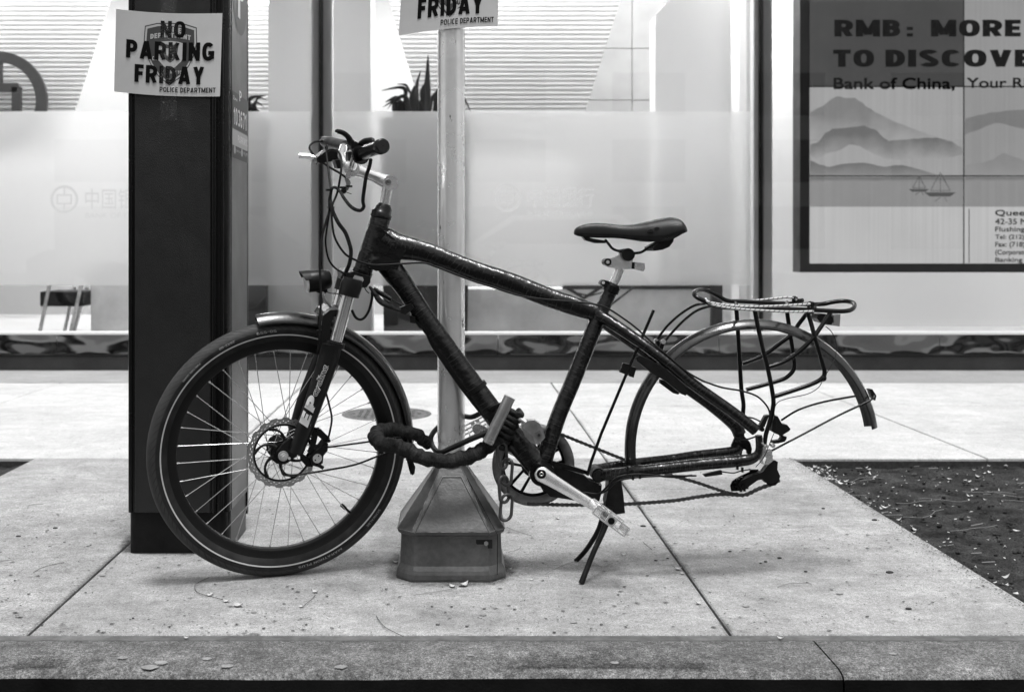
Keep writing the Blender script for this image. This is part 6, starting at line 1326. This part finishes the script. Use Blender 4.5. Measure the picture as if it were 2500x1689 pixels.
mb = MB(); mb.prism(BF.L([(1716, 1158), (1762, 1148), (1764, 1158), (1722, 1164)], -.085)[::-1], nb * .01); part('connector', mb, 'black_plastic', bevel=.001)
cable([(1762, 1151, -.08), (1790, 1154, -.08), (1806, 1150, -.08), (1832, 1145, -.08)], .0016, fr=BF); cable([(1794, 1067, .05), (1815, 1073, .02), (1838, 1068, -.02), (1850, 1062, -.05)], .0022, fr=BF); cable([(1822, 1018, .05), (1840, 1021, .02), (1858, 1030, -.04), (1866, 1040, -.06)], .0022, fr=BF)
mb = MB()
for p in ((1532, 1144), (1800, 1140), (1812, 1146), (1545, 1165), (1562, 1162)): c = BF.P(*p, -.086); mb.obox(c, BF.x * .0025, nb * .004, BF.z * .006)
part('cable_tie', mb, 'black_plastic')

# ------------------------------------------------------------------ cords on the rack
for lab, pts in (('white flecked elastic cord stretched along the near edge of the rack, uppermost there', [(1722, 728, -.045), (1730, 737, -.063), (1765, 744, -.065), (1810, 748, -.065), (1870, 748, -.065), (1930, 745, -.065), (1978, 742, -.062)]),
                 ('white flecked elastic cord hanging lowest along the near side of the rack', [(1724, 733, -.050), (1740, 744, -.066), (1790, 753, -.067), (1860, 758, -.067), (1930, 761, -.067), (1986, 760, -.062)]),
                 ('white flecked elastic cord along the far side of the rack', [(1790, 738, .055), (1838, 734, .057), (1890, 729, .058), (1925, 726, .056), (1946, 733, .04), (1965, 741, .01)])):
    mb = T(BF, pts, .0030, 0, 10, 6); o = build('elastic_cord', mb, 'rope'); tag(o, lab, 'cord', 'elastic cords stretched over the luggage rack')
mb = MB()
for (a, b, v) in ((1980, 745, -.055), (1986, 758, -.055), (1940, 732, .045), (1955, 738, .02)):
    c = BF.P(a, b, v)
    for k in range(4): q = c + Vector((random.uniform(-.004, .004), random.uniform(-.004, .004), random.uniform(-.004, .004))); mb.tube([q + Vector((.006 * math.cos(t * 1.05), .006 * math.sin(t * 1.05 + k), .006 * math.sin(t * 1.05))) for t in range(6)], .0018, 6, closed=True)
mb.tube(BF.L([(1984, 748, -.05), (2010, 738, 0), (2030, 734, .04)]), .0014, 6, smooth_path=4); mb.tube(BF.L([(1984, 742, -.05), (1960, 738, 0), (1948, 732, .04)]), .0014, 6, smooth_path=4)
tag(build('cord_knot', mb, 'rope_black'), 'dark knotted string tying the elastic cords at the rack end', 'string')

# ------------------------------------------------------------------ locks
def cloth_r(L_, a): return 1 + .06 * math.sin(L_ * 150 + a * 1.0 + 2.5 * math.sin(L_ * 37)) + .05 * math.sin(L_ * 260 - a + 2 * math.sin(L_ * 61)) + .07 * noise.noise((L_ * 40, math.cos(a) * 1.5, math.sin(a) * 1.5)) + .05 * math.sin(L_ * 230 + 2 * a) + .05 * noise.noise((L_ * 150, math.cos(a) * 4, math.sin(a) * 4))
path = [(1048, 1086, .075), (1024, 1066, .055), (1004, 1056, .045), (975, 1050, .04), (945, 1048, .03), (922, 1056, .0), (919, 1072, -.045), (936, 1084, -.075), (964, 1088, -.080), (998, 1101, -.080), (1035, 1118, -.078), (1090, 1124, -.075), (1143, 1115, -.070), (1185, 1094, -.062), (1216, 1066, -.055)]
cl = thing('chain_lock', 'heavy chain lock in a dirty black cloth sleeve round the wheel and pole', 'lock', tuple(BF.P(1100, 1124)))
mb = T(BF, path, [.015, .017, .017, .018, .018, .019, .0195, .019, .0185, .0190, .0185, .0185, .0190, .0185, .0170], 0, 26, 12, rf=cloth_r); build('cloth_sleeve', mb, 'fabric', cl)
# the sleeve bunched and wound round the lower down tube
mb = MB(); c0, c1 = BF.P(1222, 1075), BF.P(1262, 1000); dt = (BF.P(1275, 1092) - BF.P(1162, 950)).normalized()
pts = []; ctr = BF.P(1247, 1028, -.012); axd = (BF.P(1275, 1000) - BF.P(1215, 1090)).normalized()
for i in range(7 * 14):
    t_ = i / (7 * 14); an = 2 * math.pi * 7 * t_; s2 = axd.cross(nb).normalized()
    pts.append(BF.P(1214, 1092, -.02) + (BF.P(1262, 1000, -.02) - BF.P(1214, 1092, -.02)) * t_ + (nb * math.cos(an) * .030 + s2 * math.sin(an) * .017) * (1 + .12 * noise.noise((i * .2, 0, 0))))
mb.tube(pts, [.0078 + .0015 * noise.noise((i * .31, 4, 0)) for i in range(len(pts))], 10); build('wound_cloth', mb, 'rope_black', cl)
# hanging chain links
def link(mb, c, L_, wd, u, s_, r): 
    pts = []
    for k in range(16):
        an = 2 * math.pi * k / 16; q = u * (math.sin(an) * (wd / 2) + (L_ / 2 - wd / 2) * (1 if math.sin(an) > 0 else -1)) + s_ * math.cos(an) * wd / 2; pts.append(c + q)
    return mb.tube(pts, r, 10, closed=True)
for i, (cx_, cy_) in enumerate(((1226, 1112), (1238, 1152), (1230, 1194), (1236, 1238))):
    c = BF.P(cx_, cy_, -.055); mb = MB(); tw = R(35 if i % 2 == 0 else -40) if i < 3 else R(10)
    s_ = BF.x * math.cos(tw) + nb * math.sin(tw); u = (Vector((0, 0, 1)) + BF.x * (.10 if i % 2 else -.06)).normalized(); link(mb, c, .066, .030, u, s_, .0042); build('link', mb, 'chain_iron', cl)
# padlock
pl = thing('padlock', 'round steel padlock hanging on the down tube beside the chain lock', 'lock', tuple(BF.P(1305, 1090, -.06)))
c = BF.P(1304, 1056, -.052); pdir = Vector((.62, -.72, .28)).normalized(); px_ = pdir.cross(Vector((0, 0, 1))).normalized(); pz_ = px_.cross(pdir)
mb = MB(); u_ = (BF.P(1325, 1085, -.05) - BF.P(1283, 1030, -.05)).normalized(); w_ = u_.cross(nb).normalized()
mb.prism(BF.L([(1275, 1036), (1290, 1027), (1304, 1026), (1318, 1034), (1326, 1050), (1331, 1068), (1314, 1086), (1300, 1080), (1284, 1066), (1276, 1050)], -.075)[::-1], nb * .030); bd = build('body', mb, 'lock_steel', pl, bevel=.005)
mb = MB(); mb.prism(BF.L([(1274, 1044), (1284, 1050), (1300, 1064), (1309, 1086), (1296, 1080), (1282, 1066)], -.0765)[::-1], nb * .01); build('face', mb, 'tarnish', bd, bevel=.001)
mb = MB(); mb.prism(BF.L([(1306, 1056), (1318, 1050), (1324, 1062), (1318, 1070), (1311, 1066)], -.0765)[::-1], nb * .002); build('key_plate', mb, 'tarnish', bd); mb = MB(); mb.tube([BF.P(1316, 1062, -.078), BF.P(1316, 1062, -.075)], .004, 8); build('keyhole', mb, 'dark_hole', bd)
mb = T(BF, [(1288, 1034, -.06), (1278, 1027, -.055), (1266, 1024, -.045), (1258, 1030, -.03)], .0055, 0, 12, 4); build('shackle', mb, 'dull_chrome', pl)
# U lock
ul = thing('u_lock', 'U-shaped lock with a bare steel crossbar locking the frame to the pole', 'lock', tuple(BF.P(1205, 1070, -.09)))
mb = T(BF, [(1191, 1081), (1245, 969)], .0145, -.083, 32, 0); cb = build('crossbar', mb, 'lock_steel', ul, bevel=.001)
ca = BF.P(1191, 1081, -.083); cd = (BF.P(1245, 969, -.083) - ca).normalized(); mb = MB(); mb.tube([ca - cd * .002, ca + cd * .0005], .0140, 32); mb.tube([ca - cd * .004, ca - cd * .002], .0045, 12); build('end_cap', mb, 'black_plastic', cb)
pr = Vector((pole_x, DP, 0))
def pole_pt(a, z, r=.046): return Vector((pole_x + r * math.cos(R(a)), DP + r * math.sin(R(a)), z))
zA = BF.P(1075, 1104).z
P_ = [BF.P(1200, 1052, -.078), BF.P(1150, 1072, -.075), BF.P(1105, 1092, -.066), BF.P(1072, 1104, -.05), Vector((pole_x - .050, DP - .025, zA + .012)), Vector((pole_x - .052, DP + .01, zA + .030)), Vector((pole_x - .030, DP + .046, zA + .050)), Vector((pole_x + .02, DP + .052, zA + .075))] + BF.L([(1150, 1018, .06), (1175, 1008, .02), (1215, 992, -.05), (1232, 985, -.078)])
mb = MB(); mb.tube(P_, .0068, 14, smooth_path=6); build('shackle', mb, 'black_rubber', ul)
mb = MB(); q = WF.P(1002, 1130, -.03)
mb.add([WF.P(*p, -.03) for p in ((994, 1122), (1006, 1118), (1014, 1140), (1012, 1156), (1006, 1160), (998, 1146))] , [(0, 1, 2, 3, 4, 5)]); mb.prism(WF.L([(994, 1124), (1005, 1120), (1011, 1150), (1003, 1158)], -.028), nw * .006)
build('cloth_scrap', mb, 'fabric', cl)
